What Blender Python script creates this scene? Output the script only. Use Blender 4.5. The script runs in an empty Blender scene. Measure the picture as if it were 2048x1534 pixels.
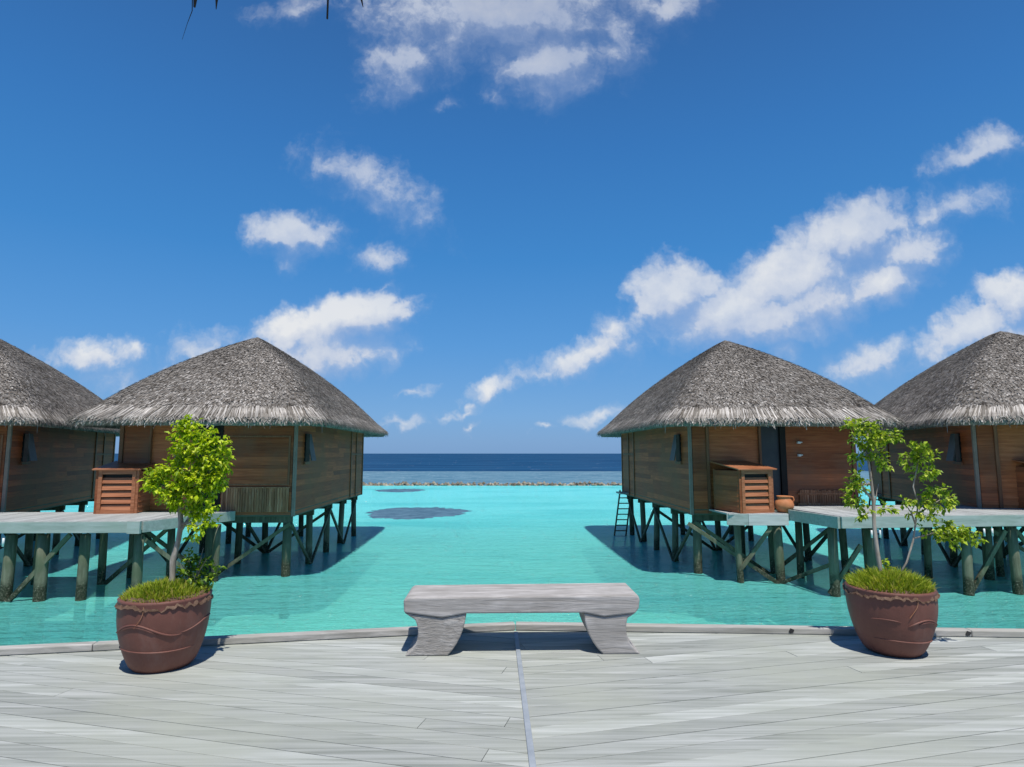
import bpy, bmesh, math, random
from math import radians as R, sin, cos, pi
from mathutils import Vector, Matrix
random.seed(7)
S = bpy.context.scene
COL = S.collection

# ------------------------------------------------------------------ camera
cd = bpy.data.cameras.new("camera")
cam = bpy.data.objects.new("camera", cd)
COL.objects.link(cam)
cam.location = (0, 0, 1.5)
cam.rotation_euler = (R(90 + 6.39), 0, 0)
cd.sensor_width = 36.0
cd.lens = 1250 / 2048 * 36.0
cd.clip_start = 0.05
cd.clip_end = 200000
S.camera = cam
S.view_settings.view_transform = 'Standard'
S.view_settings.look = 'None'
S.view_settings.gamma = 1
S.view_settings.exposure = 0.0
S.cycles.use_adaptive_sampling = True
S.cycles.transparent_max_bounces = 12
S.cycles.max_bounces = 6

# ------------------------------------------------------------------ sun
SUN_EL, SUN_AZ = 68.0, 14.0        # elevation; degrees to the right of straight behind the camera
sd = bpy.data.lights.new("sun", 'SUN')
sd.energy = 4.8
sd.angle = R(0.5)
sd.color = (1.0, 0.96, 0.89)
sun = bpy.data.objects.new("sun", sd)
COL.objects.link(sun)
sv = Vector((sin(R(SUN_AZ)) * cos(R(SUN_EL)), -cos(R(SUN_AZ)) * cos(R(SUN_EL)), sin(R(SUN_EL))))
sun.rotation_euler = sv.to_track_quat('Z', 'Y').to_euler()
sun.location = (0, -20, 60)


# ------------------------------------------------------------------ node helpers
class NT:
    def __init__(s, tree):
        s.t = tree
        s.n = tree.nodes
        s.l = tree.links

    def node(s, typ, **kw):
        nd = s.n.new(typ)
        for k, v in kw.items():
            setattr(nd, k, v)
        return nd

    def put(s, sock, v):
        if isinstance(v, bpy.types.NodeSocket):
            s.l.new(v, sock)
        elif isinstance(v, (int, float)) and sock.type in ('RGBA', 'VECTOR'):
            sock.default_value = (v, v, v, 1)[:len(sock.default_value)]
        elif isinstance(v, (tuple, list)) and sock.type == 'RGBA' and len(v) == 3:
            sock.default_value = (*v, 1)
        else:
            sock.default_value = v

    def math(s, op, a, b=0.0, c=None, clamp=False):
        nd = s.node('ShaderNodeMath', operation=op, use_clamp=clamp)
        s.put(nd.inputs[0], a)
        s.put(nd.inputs[1], b)
        if c is not None:
            s.put(nd.inputs[2], c)
        return nd.outputs[0]

    def vmath(s, op, a, b=(0, 0, 0), scale=None):
        nd = s.node('ShaderNodeVectorMath', operation=op)
        s.put(nd.inputs[0], a)
        s.put(nd.inputs[1], b)
        if scale is not None:
            s.put(nd.inputs['Scale'], scale)
        return nd.outputs['Value'] if op in ('LENGTH', 'DOT_PRODUCT', 'DISTANCE') else nd.outputs['Vector']

    def mix(s, f, a, b, typ='RGBA', blend='MIX'):
        nd = s.node('ShaderNodeMix', data_type=typ, blend_type=blend)
        ins = [i for i in nd.inputs if i.enabled]
        s.put(ins[0], f)
        s.put(ins[1], a)
        s.put(ins[2], b)
        return [o for o in nd.outputs if o.enabled][0]

    def ramp(s, f, stops, interp='LINEAR'):
        nd = s.node('ShaderNodeValToRGB')
        cr = nd.color_ramp
        cr.interpolation = interp
        while len(cr.elements) < len(stops):
            cr.elements.new(0.5)
        for e, (p, c) in zip(cr.elements, stops):
            e.position = p
            e.color = (*c, 1) if len(c) == 3 else c
        s.put(nd.inputs[0], f)
        return nd.outputs[0]

    def noise(s, vec, scale=5.0, detail=4.0, rough=0.55, dist=0.0, out=0, dims='3D'):
        nd = s.node('ShaderNodeTexNoise', noise_dimensions=dims)
        s.put(nd.inputs['Vector'], vec)
        nd.inputs['Scale'].default_value = scale
        nd.inputs['Detail'].default_value = detail
        nd.inputs['Roughness'].default_value = rough
        nd.inputs['Distortion'].default_value = dist
        return nd.outputs[out]

    def maprange(s, v, a, b, c=0.0, d=1.0, smooth=False):
        nd = s.node('ShaderNodeMapRange', interpolation_type='SMOOTHSTEP' if smooth else 'LINEAR')
        s.put(nd.inputs[0], v)
        for i, x in enumerate((a, b, c, d)):
            s.put(nd.inputs[1 + i], x)
        return nd.outputs[0]


# ------------------------------------------------------------------ world: sky and clouds by direction
world = bpy.data.worlds.new("World")
S.world = world
world.use_nodes = True
wt = NT(world.node_tree)
wt.n.clear()
sky = wt.node('ShaderNodeTexSky', sky_type='NISHITA')
sky.sun_disc = False
sky.sun_elevation = R(SUN_EL)
sky.sun_rotation = R(180 - SUN_AZ)
sky.altitude = 0
sky.air_density = 1.0
sky.dust_density = 0.55
sky.ozone_density = 3.0
hs = wt.node('ShaderNodeHueSaturation')
hs.inputs['Hue'].default_value = 0.502
hs.inputs['Saturation'].default_value = 1.22
hs.inputs['Value'].default_value = 1.0
wt.l.new(sky.outputs[0], hs.inputs['Color'])
bg_sky = wt.node('ShaderNodeBackground')
bg_sky.inputs['Strength'].default_value = 0.10
tc0 = wt.node('ShaderNodeTexCoord')
sp0 = wt.node('ShaderNodeSeparateXYZ')
wt.l.new(tc0.outputs['Generated'], sp0.inputs[0])
air = wt.ramp(sp0.outputs[2], [(0.0, (1.62, 3.45, 6.55)), (.06, (1.55, 3.75, 7.3)), (.17, (.93, 3.2, 7.1)), (.30, (.50, 2.52, 6.3)), (.45, (.38, 1.92, 5.25)), (.64, (.31, 1.22, 3.55)), (1.0, (.22, .80, 2.6))])
wt.l.new(wt.mix(.85, hs.outputs[0], air), bg_sky.inputs['Color'])

# clouds: centre and radii as tangents of the view direction (east, up), tilt in degrees, weight
CLOUDS = [
    (0.330, 0.240, 0.110, 0.050, 0, 1.20), (0.440, 0.240, 0.100, 0.040, 10, 1.05),
    (0.375, 0.225, 0.130, 0.045, 8, 1.20), (0.490, 0.265, 0.110, 0.055, 22, 1.15), (0.600, 0.300, 0.080, 0.045, 15, 1.05), (-0.330, 0.165, 0.120, 0.040, 12, 1.00),
    (-0.012, 0.770, 0.233, 0.085, 0, 1.00), (0.052, 0.677, 0.094, 0.066, -12, 1.00), (-0.192, 0.677, 0.081, 0.049, 38, 0.85), (0.173, 0.733, 0.052, 0.085, 0, 0.75),
    (-0.375, 0.774, 0.082, 0.027, 5, 0.55), (0.247, 0.774, 0.082, 0.036, 8, 0.75), (-0.033, 0.627, 0.034, 0.022, -20, 0.50), (-0.122, 0.609, 0.030, 0.012, 20, 0.38),
    (-0.107, 0.723, 0.103, 0.062, 0, 0.80), (-0.233, 0.450, 0.113, 0.044, -32, 0.74), (-0.309, 0.489, 0.038, 0.039, 0, 0.55), (-0.161, 0.402, 0.035, 0.049, 0, 0.62),
    (-0.374, 0.369, 0.060, 0.042, -10, 0.90), (-0.228, 0.336, 0.048, 0.023, 0, 0.62), (-0.318, 0.376, 0.033, 0.019, 10, 0.45), (-0.272, 0.229, 0.102, 0.041, 10, 1.15),
    (-0.211, 0.241, 0.045, 0.035, 0, 1.15), (-0.369, 0.208, 0.057, 0.037, 20, 1.10), (-0.376, 0.167, 0.154, 0.045, 22, 1.00), (-0.279, 0.167, 0.089, 0.037, 10, 0.95),
    (-0.518, 0.175, 0.061, 0.034, 0, 0.60), (-0.568, 0.138, 0.048, 0.028, 25, 0.60), (-0.684, 0.167, 0.081, 0.029, 0, 0.74), (-0.653, 0.134, 0.052, 0.029, 0, 0.60),
    (-0.627, 0.175, 0.024, 0.018, 0, 0.70), (0.267, 0.270, 0.064, 0.055, 10, 1.30), (0.340, 0.237, 0.139, 0.051, 6, 1.15), (0.465, 0.304, 0.140, 0.063, 28, 1.20),
    (0.560, 0.368, 0.091, 0.052, 20, 1.15), (0.633, 0.346, 0.083, 0.044, 10, 1.00), (0.519, 0.376, 0.058, 0.038, 10, 1.10), (0.738, 0.428, 0.077, 0.034, 10, 0.62),
    (0.696, 0.419, 0.033, 0.034, 0, 0.60), (0.787, 0.520, 0.101, 0.029, 14, 0.72), (0.434, 0.175, 0.034, 0.029, 40, 0.70), (0.815, 0.266, 0.061, 0.048, 10, 1.15),
    (0.746, 0.216, 0.098, 0.041, 28, 1.05), (0.827, 0.208, 0.081, 0.049, 0, 0.90), (0.576, 0.167, 0.058, 0.036, 0, 0.85), (0.506, 0.154, 0.040, 0.028, 0, 0.55),
     (0.102, 0.171, 0.105, 0.026, 17, 0.74), (0.155, 0.212, 0.034, 0.028, 10, 0.62), (0.175, 0.183, 0.045, 0.026, 0, 0.50),
    (-0.043, 0.114, 0.039, 0.018, 20, 0.72), (0.045, 0.149, 0.057, 0.016, 12, 0.62), (-0.075, 0.083, 0.024, 0.008, 10, 0.50), (-0.187, 0.066, 0.029, 0.010, 0, 0.60),
    (-0.164, 0.108, 0.032, 0.008, 10, 0.40), (0.133, 0.079, 0.044, 0.014, 14, 0.55), (-0.067, 0.055, 0.021, 0.007, 20, 0.55), (0.046, 0.055, 0.018, 0.006, 0, 0.50),
    (-0.213, 0.290, 0.016, 0.008, 30, 0.50), (-0.115, 0.073, 0.016, 0.006, 0, 0.35),
]
grp = bpy.data.node_groups.new("cloud_density", 'ShaderNodeTree')
grp.interface.new_socket("P", in_out='INPUT', socket_type='NodeSocketVector')
grp.interface.new_socket("D", in_out='OUTPUT', socket_type='NodeSocketFloat')
g = NT(grp)
gi = g.node('NodeGroupInput')
go = g.node('NodeGroupOutput')
P0 = gi.outputs[0]
w1 = g.vmath('SUBTRACT', g.noise(P0, 7.0, 4.0, .58, out=1, dims='2D'), (.5, .5, .5))
w2 = g.vmath('SUBTRACT', g.noise(P0, 30.0, 3.0, .6, out=1, dims='2D'), (.5, .5, .5))
P1 = g.vmath('ADD', g.vmath('ADD', P0, (-.008, .015, 0)), g.vmath('SCALE', w1, scale=.055))
P1 = g.vmath('ADD', P1, g.vmath('SCALE', w2, scale=.034))
acc = None
for (cx, cy, rx, ry, tilt, wgt) in CLOUDS:
    if wgt < .9:
        wgt *= .62 + .3 * wgt
    mp = g.node('ShaderNodeMapping', vector_type='TEXTURE')
    mp.inputs['Location'].default_value = (cx, cy, 0)
    mp.inputs['Rotation'].default_value = (0, 0, R(tilt))
    mp.inputs['Scale'].default_value = (rx * 1.50, ry * 1.50, 1)
    g.l.new(P1, mp.inputs['Vector'])
    ln = g.vmath('LENGTH', mp.outputs[0])
    v = g.math('MULTIPLY_ADD', ln, -wgt, wgt)
    acc = v if acc is None else g.math('SMOOTH_MAX', acc, v, .10)
det = g.math('SUBTRACT', g.noise(P1, 11.0, 7.0, .64, dims='2D'), .5)
vo = g.node('ShaderNodeTexVoronoi', voronoi_dimensions='2D', feature='F1')
vo.normalize = True
for nm, vv in (('Scale', 17.0), ('Detail', 3.0), ('Roughness', .6), ('Lacunarity', 2.2)):
    vo.inputs[nm].default_value = vv
g.l.new(P1, vo.inputs['Vector'])
billow = g.math('SUBTRACT', .42, vo.outputs['Distance'])
det = g.math('MULTIPLY_ADD', billow, .72, det)
acc = g.math('MULTIPLY_ADD', acc, 1.35, g.math('MULTIPLY', det, .74))
g.l.new(acc, go.inputs[0])

tc = wt.node('ShaderNodeTexCoord')
sp = wt.node('ShaderNodeSeparateXYZ')
wt.l.new(tc.outputs['Generated'], sp.inputs[0])
ysafe = wt.math('MAXIMUM', sp.outputs[1], .05)
cb = wt.node('ShaderNodeCombineXYZ')
wt.l.new(wt.math('DIVIDE', sp.outputs[0], ysafe), cb.inputs[0])
wt.l.new(wt.math('DIVIDE', sp.outputs[2], ysafe), cb.inputs[1])
P = cb.outputs[0]
ga = wt.node('ShaderNodeGroup', node_tree=grp)
wt.l.new(P, ga.inputs[0])
gb = wt.node('ShaderNodeGroup', node_tree=grp)
wt.l.new(wt.vmath('ADD', P, (-.012, .030, 0)), gb.inputs[0])
front = wt.maprange(sp.outputs[1], .12, .3)
lit = wt.math('SUBTRACT', ga.outputs[0], gb.outputs[0])
width = wt.maprange(lit, -.30, .40, 1.85, .85, smooth=True)
thin = wt.maprange(wt.noise(P, 4.5, 2.0, .5, dims='2D'), .35, .65, .80, .97)
alpha = wt.math('MULTIPLY', wt.maprange(ga.outputs[0], .06, width, smooth=True), front)
alpha = wt.math('MULTIPLY', alpha, thin)
spp = wt.node('ShaderNodeSeparateXYZ')
wt.l.new(P, spp.inputs[0])
alpha = wt.math('MULTIPLY', alpha, wt.maprange(spp.outputs[1], .25, .42, 1.0, .74))
lit = wt.maprange(lit, -.50, .85, 0, 1)
ccol = wt.mix(lit, (.47, .58, .82), (.95, .965, .985))
bg_c = wt.node('ShaderNodeBackground')
wt.l.new(ccol, bg_c.inputs['Color'])
bg_c.inputs['Strength'].default_value = 0.85
mxs = wt.node('ShaderNodeMixShader')
wt.l.new(alpha, mxs.inputs[0])
wt.l.new(bg_sky.outputs[0], mxs.inputs[1])
wt.l.new(bg_c.outputs[0], mxs.inputs[2])
wo = wt.node('ShaderNodeOutputWorld')
wt.l.new(mxs.outputs[0], wo.inputs['Surface'])


# ------------------------------------------------------------------ materials
def new_mat(name):
    m = bpy.data.materials.new(name)
    m.use_nodes = True
    t = NT(m.node_tree)
    t.n.clear()
    out = t.node('ShaderNodeOutputMaterial')
    return m, t, out


def wood(name, cols, stretch=(1, 14, 14), scale=1.2, island=.35, rough=.75, bump=.25, spec=.3, stain=None, stain_scale=.8, tide=False):
    """cols: three base colours; grain is stretched along the axis with the smallest number"""
    m, t, out = new_mat(name)
    tc = t.node('ShaderNodeTexCoord')
    mp = t.node('ShaderNodeMapping')
    mp.inputs['Scale'].default_value = stretch
    t.l.new(tc.outputs['Object'], mp.inputs[0])
    geo = t.node('ShaderNodeNewGeometry')
    rnd = geo.outputs['Random Per Island']
    off = t.vmath('ADD', mp.outputs[0], t.vmath('SCALE', (17.3, 9.1, 5.7), scale=rnd))
    gr = t.noise(off, scale, 6.0, .65, .6)
    c = t.ramp(gr, [(.30, cols[0]), (.5, cols[1]), (.70, cols[2])])
    br = t.maprange(rnd, 0, 1, 1 - island, 1 + island * .6)
    c = t.mix(1.0, c, br, blend='MULTIPLY')
    big = t.noise(tc.outputs['Object'], stain_scale, 5.0, .6)
    if stain is not None:
        c = t.mix(t.math('MULTIPLY', t.maprange(big, .45, .65), .75), c, stain)
    if tide:         # weed and barnacles below the high-water line
        sz = t.node('ShaderNodeSeparateXYZ')
        t.l.new(tc.outputs['Object'], sz.inputs[0])
        lvl = t.math('ADD', sz.outputs[2], t.math('MULTIPLY', t.noise(tc.outputs['Object'], 5.0, 4.0), .55))
        c = t.mix(t.maprange(lvl, -1.20, -.98, 1, 0), c, t.ramp(t.noise(tc.outputs['Object'], 28.0, 3.0), [(.4, (.022, .030, .016)), (.6, (.075, .075, .05)), (.72, (.30, .28, .22))]))
    b = t.node('ShaderNodeBsdfPrincipled')
    t.put(b.inputs['Base Color'], c)
    t.put(b.inputs['Roughness'], rough)
    t.put(b.inputs['Specular IOR Level'], spec)
    bp = t.node('ShaderNodeBump')
    bp.inputs['Strength'].default_value = bump
    bp.inputs['Distance'].default_value = .01
    t.l.new(gr, bp.inputs['Height'])
    t.l.new(bp.outputs[0], b.inputs['Normal'])
    t.l.new(b.outputs[0], out.inputs['Surface'])
    return m


def plain(name, c1, c2, scale=6, rough=.7, bump=.2, spec=.3, island=0.0, dist=.01, metal=0.0):
    m, t, out = new_mat(name)
    tc = t.node('ShaderNodeTexCoord')
    n = t.noise(tc.outputs['Object'], scale, 6.0, .6)
    c = t.ramp(n, [(.32, c1), (.68, c2)])
    if island:
        geo = t.node('ShaderNodeNewGeometry')
        br = t.maprange(geo.outputs['Random Per Island'], 0, 1, 1 - island, 1 + island)
        c = t.mix(1.0, c, br, blend='MULTIPLY')
    b = t.node('ShaderNodeBsdfPrincipled')
    t.put(b.inputs['Base Color'], c)
    t.put(b.inputs['Roughness'], rough)
    t.put(b.inputs['Specular IOR Level'], spec)
    t.put(b.inputs['Metallic'], metal)
    bp = t.node('ShaderNodeBump')
    bp.inputs['Strength'].default_value = bump
    bp.inputs['Distance'].default_value = dist
    t.l.new(n, bp.inputs['Height'])
    t.l.new(bp.outputs[0], b.inputs['Normal'])
    t.l.new(b.outputs[0], out.inputs['Surface'])
    return m


def strands(name, stops, rough=.8, trans=0.0, patch=None, spec=.2):
    """one colour per strand or leaf (random per island)"""
    m, t, out = new_mat(name)
    geo = t.node('ShaderNodeNewGeometry')
    c = t.ramp(geo.outputs['Random Per Island'], stops)
    tc = t.node('ShaderNodeTexCoord')
    if patch:
        n = t.noise(tc.outputs['Object'], patch[0], 4.0, .6)
        c = t.mix(1.0, c, t.maprange(n, .3, .7, patch[1], patch[2]), blend='MULTIPLY')
        mp = t.node('ShaderNodeMapping')
        mp.inputs['Scale'].default_value = (.35, .35, 7.0)
        t.l.new(tc.outputs['Object'], mp.inputs[0])
        n = t.noise(mp.outputs[0], 1.0, 3.0, .6)
        c = t.mix(1.0, c, t.maprange(n, .35, .65, .80, 1.15), blend='MULTIPLY')
    b = t.node('ShaderNodeBsdfPrincipled')
    t.put(b.inputs['Base Color'], c)
    t.put(b.inputs['Roughness'], rough)
    t.put(b.inputs['Specular IOR Level'], spec)
    sh = b.outputs[0]
    if trans:
        tr = t.node('ShaderNodeBsdfTranslucent')
        t.put(tr.inputs['Color'], t.mix(1.0, c, (1.25, 1.15, .45), blend='MULTIPLY'))
        mx = t.node('ShaderNodeMixShader')
        mx.inputs[0].default_value = trans
        t.l.new(sh, mx.inputs[1])
        t.l.new(tr.outputs[0], mx.inputs[2])
        sh = mx.outputs[0]
    t.l.new(sh, out.inputs['Surface'])
    return m


M = {}
M['deck'] = wood('deck_wood', [(.225, .24, .212), (.365, .38, .352), (.50, .512, .49)], (.7, 24, 24), 1.0, .19, .7, .10, .25, (.35, .365, .31), .7)
M['kerb'] = wood('kerb_wood', [(.26, .25, .225), (.39, .375, .35), (.54, .52, .50)], (1.5, 20, 20), 1.2, .15, .75, .3, .25, (.36, .35, .30))
M['bench'] = wood('bench_wood', [(.24, .22, .20), (.40, .375, .355), (.56, .53, .51)], (2.0, 16, 30), 1.3, .06, .85, .7, .2, (.30, .28, .26), 3.0)
M['bench_rough'] = wood('bench_rough_wood', [(.17, .155, .14), (.38, .355, .33), (.55, .52, .49)], (6.0, 9, 26), 2.2, .05, .9, 1.0, .15, (.30, .275, .25), 4.0)
M['walk'] = wood('walkway_wood', [(.27, .28, .275), (.38, .395, .39), (.47, .485, .48)], (14, 1.5, 14), 1.0, .25, .75, .2, .25)
M['fascia'] = wood('walkway_fascia_wood', [(.26, .30, .27), (.36, .40, .37), (.44, .47, .45)], (1.2, 12, 12), 1.1, .1, .75, .2, .25, (.28, .34, .29), .7)
M['pale_fascia'] = wood('pale_fascia_wood', [(.42, .43, .42), (.52, .53, .52), (.60, .61, .60)], (1.2, 12, 12), 1.1, .1, .75, .2, .25)
M['wall'] = wood('wall_planks', [(.24, .066, .022), (.36, .104, .036), (.46, .150, .056)], (.9, .9, 16), 1.3, .45, .6, .25, .3, (.22, .11, .06), .7)
M['wall_side'] = wood('side_wall_planks', [(.31, .076, .023), (.43, .108, .032), (.54, .148, .048)], (.9, .9, 16), 1.3, .40, .65, .25, .3, (.27, .105, .038), .6)  # side copy of the planks, reddened to offset green light off the lagoon
M['orange'] = wood('orange_wood', [(.36, .10, .03), (.50, .155, .048), (.62, .22, .08)], (1, 1, 14), 1.4, .18, .5, .2, .35)
M['cabinet'] = wood('cabinet_wood', [(.24, .085, .035), (.36, .135, .060), (.47, .200, .100)], (1, 1, 16), 1.4, .15, .5, .2, .35)
M['trim'] = wood('corner_trim_wood', [(.14, .062, .030), (.21, .092, .046), (.28, .13, .068)], (14, 14, 1), 1.2, .2, .65, .2, .3)
M['pale_trim'] = plain('pale_trim', (.20, .155, .12), (.27, .215, .175), 5, .6, .1)
M['lattice'] = wood('weathered_lattice', [(.26, .105, .05), (.36, .165, .085), (.46, .26, .16)], (14, 14, 1.5), 1.6, .35, .8, .3, .2)
M['door'] = plain('dark_door', (.030, .032, .036), (.045, .047, .052), 3, .45, .05, .4)
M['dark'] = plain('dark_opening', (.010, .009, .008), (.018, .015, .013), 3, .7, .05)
M['shutter'] = plain('grey_shutter', (.06, .055, .052), (.10, .092, .088), 4, .5, .1)
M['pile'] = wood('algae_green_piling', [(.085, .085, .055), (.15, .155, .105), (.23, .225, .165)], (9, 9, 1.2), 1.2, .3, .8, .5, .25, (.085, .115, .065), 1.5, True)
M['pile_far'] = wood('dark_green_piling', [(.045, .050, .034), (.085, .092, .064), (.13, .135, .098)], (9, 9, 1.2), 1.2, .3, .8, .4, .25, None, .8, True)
M['beam'] = wood('green_floor_beam', [(.05, .07, .05), (.085, .11, .08), (.12, .15, .11)], (1, 1, 12), 1.2, .15, .75, .3, .25)
M['clay'] = None
M['jar'] = plain('orange_clay', (.42, .155, .060), (.56, .22, .095), 5, .65, .15, .3)
M['soil'] = plain('dry_soil', (.075, .045, .030), (.20, .13, .095), 22, .95, 1.0, .1, dist=.03)
M['metal'] = plain('seam_metal', (.27, .30, .33), (.37, .40, .43), 8, .55, .05, .4, metal=.1)
M['pipe'] = plain('white_pipe', (.62, .63, .62), (.74, .75, .74), 8, .4, .05, .4)
M['rock'] = plain('breakwater_rock', (.11, .09, .062), (.36, .32, .25), 1.2, .9, .6, .2, island=.55, dist=.06)
M['coral'] = plain('coral_patch', (.045, .10, .155), (.10, .19, .26), 1.6, .9, .6, .1, dist=.1)
M['roof'] = plain('thatch_under', (.09, .08, .07), (.26, .24, .22), 9, .95, 1.0, .1, dist=.05)
M['thatch'] = strands('thatch_straw', [(0, (.085, .071, .058)), (.35, (.195, .172, .148)), (.7, (.30, .272, .243)), (1, (.46, .43, .395))], .9, patch=(.5, .62, 1.25), spec=.1)
M['fringe'] = strands('thatch_fringe', [(0, (.105, .090, .072)), (.4, (.28, .255, .225)), (1, (.57, .53, .485))], .9, patch=(1.3, .6, 1.2), spec=.1)
M['strand'] = strands('dark_thatch_strand', [(0, (.020, .018, .018)), (1, (.05, .045, .04))], .9)
M['leaf'] = strands('bright_leaf', [(0, (.10, .19, .006)), (.4, (.33, .48, .010)), (.75, (.55, .68, .018)), (1, (.72, .76, .08))], .45, .42, spec=.35)
M['leaf2'] = strands('olive_leaf', [(0, (.08, .15, .012)), (.4, (.23, .36, .016)), (.75, (.42, .53, .028)), (1, (.64, .68, .14))], .5, .34, spec=.35)
M['leaf3'] = strands('shrub_leaf', [(0, (.03, .085, .006)), (.5, (.09, .19, .010)), (.85, (.24, .36, .014)), (1, (.40, .48, .04))], .5, .3, spec=.35)
M['grass'] = strands('pot_grass', [(0, (.15, .23, .015)), (.5, (.30, .40, .03)), (.85, (.48, .52, .06)), (1, (.55, .46, .14))], .7, .35)
M['bark'] = wood('pale_bark', [(.14, .12, .095), (.30, .265, .215), (.48, .44, .38)], (12, 12, 2.0), 2.0, .1, .85, .8, .2)
M['stain'] = plain('dark_knot', (.02, .02, .022), (.05, .05, .05), 12, .8, .2)


def clay_mat():
    m, t, out = new_mat('brown_clay')
    tc = t.node('ShaderNodeTexCoord')
    n = t.noise(tc.outputs['Object'], 3.0, 6.0, .6)
    n2 = t.noise(tc.outputs['Object'], 40.0, 3.0, .6)
    c = t.ramp(n, [(.3, (.125, .050, .038)), (.55, (.172, .070, .052)), (.75, (.215, .100, .078))])
    mp = t.node('ShaderNodeMapping')
    mp.inputs['Scale'].default_value = (5, 5, 1.2)
    t.l.new(tc.outputs['Object'], mp.inputs[0])
    st = t.noise(mp.outputs[0], 2.2, 5.0, .7)
    c = t.mix(t.math('MULTIPLY', t.maprange(st, .52, .72), .35), c, (.24, .15, .125))
    b = t.node('ShaderNodeBsdfPrincipled')
    t.put(b.inputs['Base Color'], c)
    t.put(b.inputs['Roughness'], t.maprange(n, .3, .7, .5, .72))
    b.inputs['Specular IOR Level'].default_value = .35
    bp = t.node('ShaderNodeBump')
    bp.inputs['Strength'].default_value = .25
    bp.inputs['Distance'].default_value = .006
    t.l.new(n2, bp.inputs['Height'])
    t.l.new(bp.outputs[0], b.inputs['Normal'])
    t.l.new(b.outputs[0], out.inputs['Surface'])
    return m


M['clay'] = clay_mat()


def lagoon_mat():
    m, t, out = new_mat('lagoon_water')
    geo = t.node('ShaderNodeNewGeometry')
    pos = geo.outputs['Position']
    mp = t.node('ShaderNodeMapping')
    mp.inputs['Scale'].default_value = (.62, 1.9, 1)
    t.l.new(pos, mp.inputs[0])
    n1 = t.noise(mp.outputs[0], 1.6, 5.0, .6, .4)
    n2 = t.noise(mp.outputs[0], 6.0, 4.0, .65, .3)
    bp = t.node('ShaderNodeBump')
    bp.inputs['Strength'].default_value = 1.0
    bp.inputs['Distance'].default_value = .22
    t.l.new(n1, bp.inputs['Height'])
    bp2 = t.node('ShaderNodeBump')
    bp2.inputs['Strength'].default_value = 1.0
    bp2.inputs['Distance'].default_value = .11
    t.l.new(n2, bp2.inputs['Height'])
    t.l.new(bp.outputs[0], bp2.inputs['Normal'])
    nrm = bp2.outputs[0]
    sp = t.node('ShaderNodeSeparateXYZ')
    t.l.new(pos, sp.inputs[0])
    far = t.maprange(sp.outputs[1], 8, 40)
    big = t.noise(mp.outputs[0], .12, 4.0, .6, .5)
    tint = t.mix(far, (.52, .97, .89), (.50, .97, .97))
    tr = t.node('ShaderNodeBsdfTransparent')
    t.put(tr.inputs['Color'], tint)
    df = t.node('ShaderNodeBsdfDiffuse')
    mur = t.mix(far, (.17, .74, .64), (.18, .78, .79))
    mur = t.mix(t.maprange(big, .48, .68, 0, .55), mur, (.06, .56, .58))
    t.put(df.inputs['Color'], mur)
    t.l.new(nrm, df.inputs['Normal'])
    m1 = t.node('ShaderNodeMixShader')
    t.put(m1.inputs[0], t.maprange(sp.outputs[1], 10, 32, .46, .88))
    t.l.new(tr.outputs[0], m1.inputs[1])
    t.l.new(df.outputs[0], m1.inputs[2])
    gl = t.node('ShaderNodeBsdfGlossy')
    gl.inputs['Roughness'].default_value = .06
    t.l.new(nrm, gl.inputs['Normal'])
    fr = t.node('ShaderNodeFresnel')
    fr.inputs['IOR'].default_value = 1.33
    t.l.new(nrm, fr.inputs['Normal'])
    m2 = t.node('ShaderNodeMixShader')
    t.l.new(t.math('MINIMUM', t.math('MULTIPLY', fr.outputs[0], .75), .42), m2.inputs[0])
    t.l.new(m1.outputs[0], m2.inputs[1])
    t.l.new(gl.outputs[0], m2.inputs[2])
    t.l.new(m2.outputs[0], out.inputs['Surface'])
    return m


def sea_mat(name, c1, c2, sx, sy, gloss, rough, pale_flecks=None):
    m, t, out = new_mat(name)
    geo = t.node('ShaderNodeNewGeometry')
    mp = t.node('ShaderNodeMapping')
    mp.inputs['Scale'].default_value = (sx, sy, 1)
    t.l.new(geo.outputs['Position'], mp.inputs[0])
    n1 = t.noise(mp.outputs[0], 1.0, 6.0, .65, .3)
    c = t.ramp(n1, [(.35, c1), (.65, c2)])
    if pale_flecks:  # light flecks in the colour; on the reef they stand for sun sparkle
        n2 = t.noise(mp.outputs[0], pale_flecks[0], 3.0, .7)
        c = t.mix(t.maprange(n2, pale_flecks[1], pale_flecks[1] + .06), c, (.72, .76, .78))
    bp = t.node('ShaderNodeBump')
    bp.inputs['Strength'].default_value = .5
    bp.inputs['Distance'].default_value = .25
    t.l.new(n1, bp.inputs['Height'])
    df = t.node('ShaderNodeBsdfDiffuse')
    t.put(df.inputs['Color'], c)
    gl = t.node('ShaderNodeBsdfGlossy')
    gl.inputs['Roughness'].default_value = rough
    t.l.new(bp.outputs[0], gl.inputs['Normal'])
    mx = t.node('ShaderNodeMixShader')
    mx.inputs[0].default_value = gloss
    t.l.new(df.outputs[0], mx.inputs[1])
    t.l.new(gl.outputs[0], mx.inputs[2])
    t.l.new(mx.outputs[0], out.inputs['Surface'])
    return m


M['lagoon'] = lagoon_mat()
M['reef'] = sea_mat('reef_water', (.05, .14, .21), (.15, .27, .335), .35, .9, .16, .2, (3.0, .64))
M['ocean'] = sea_mat('ocean_water', (.004, .038, .105), (.012, .072, .165), .03, .10, .08, .25, (7.0, .70))
M['sand'] = plain('lagoon_sand', (.66, .66, .58), (.82, .81, .72), .35, .95, .3, .1, dist=.08)


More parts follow.
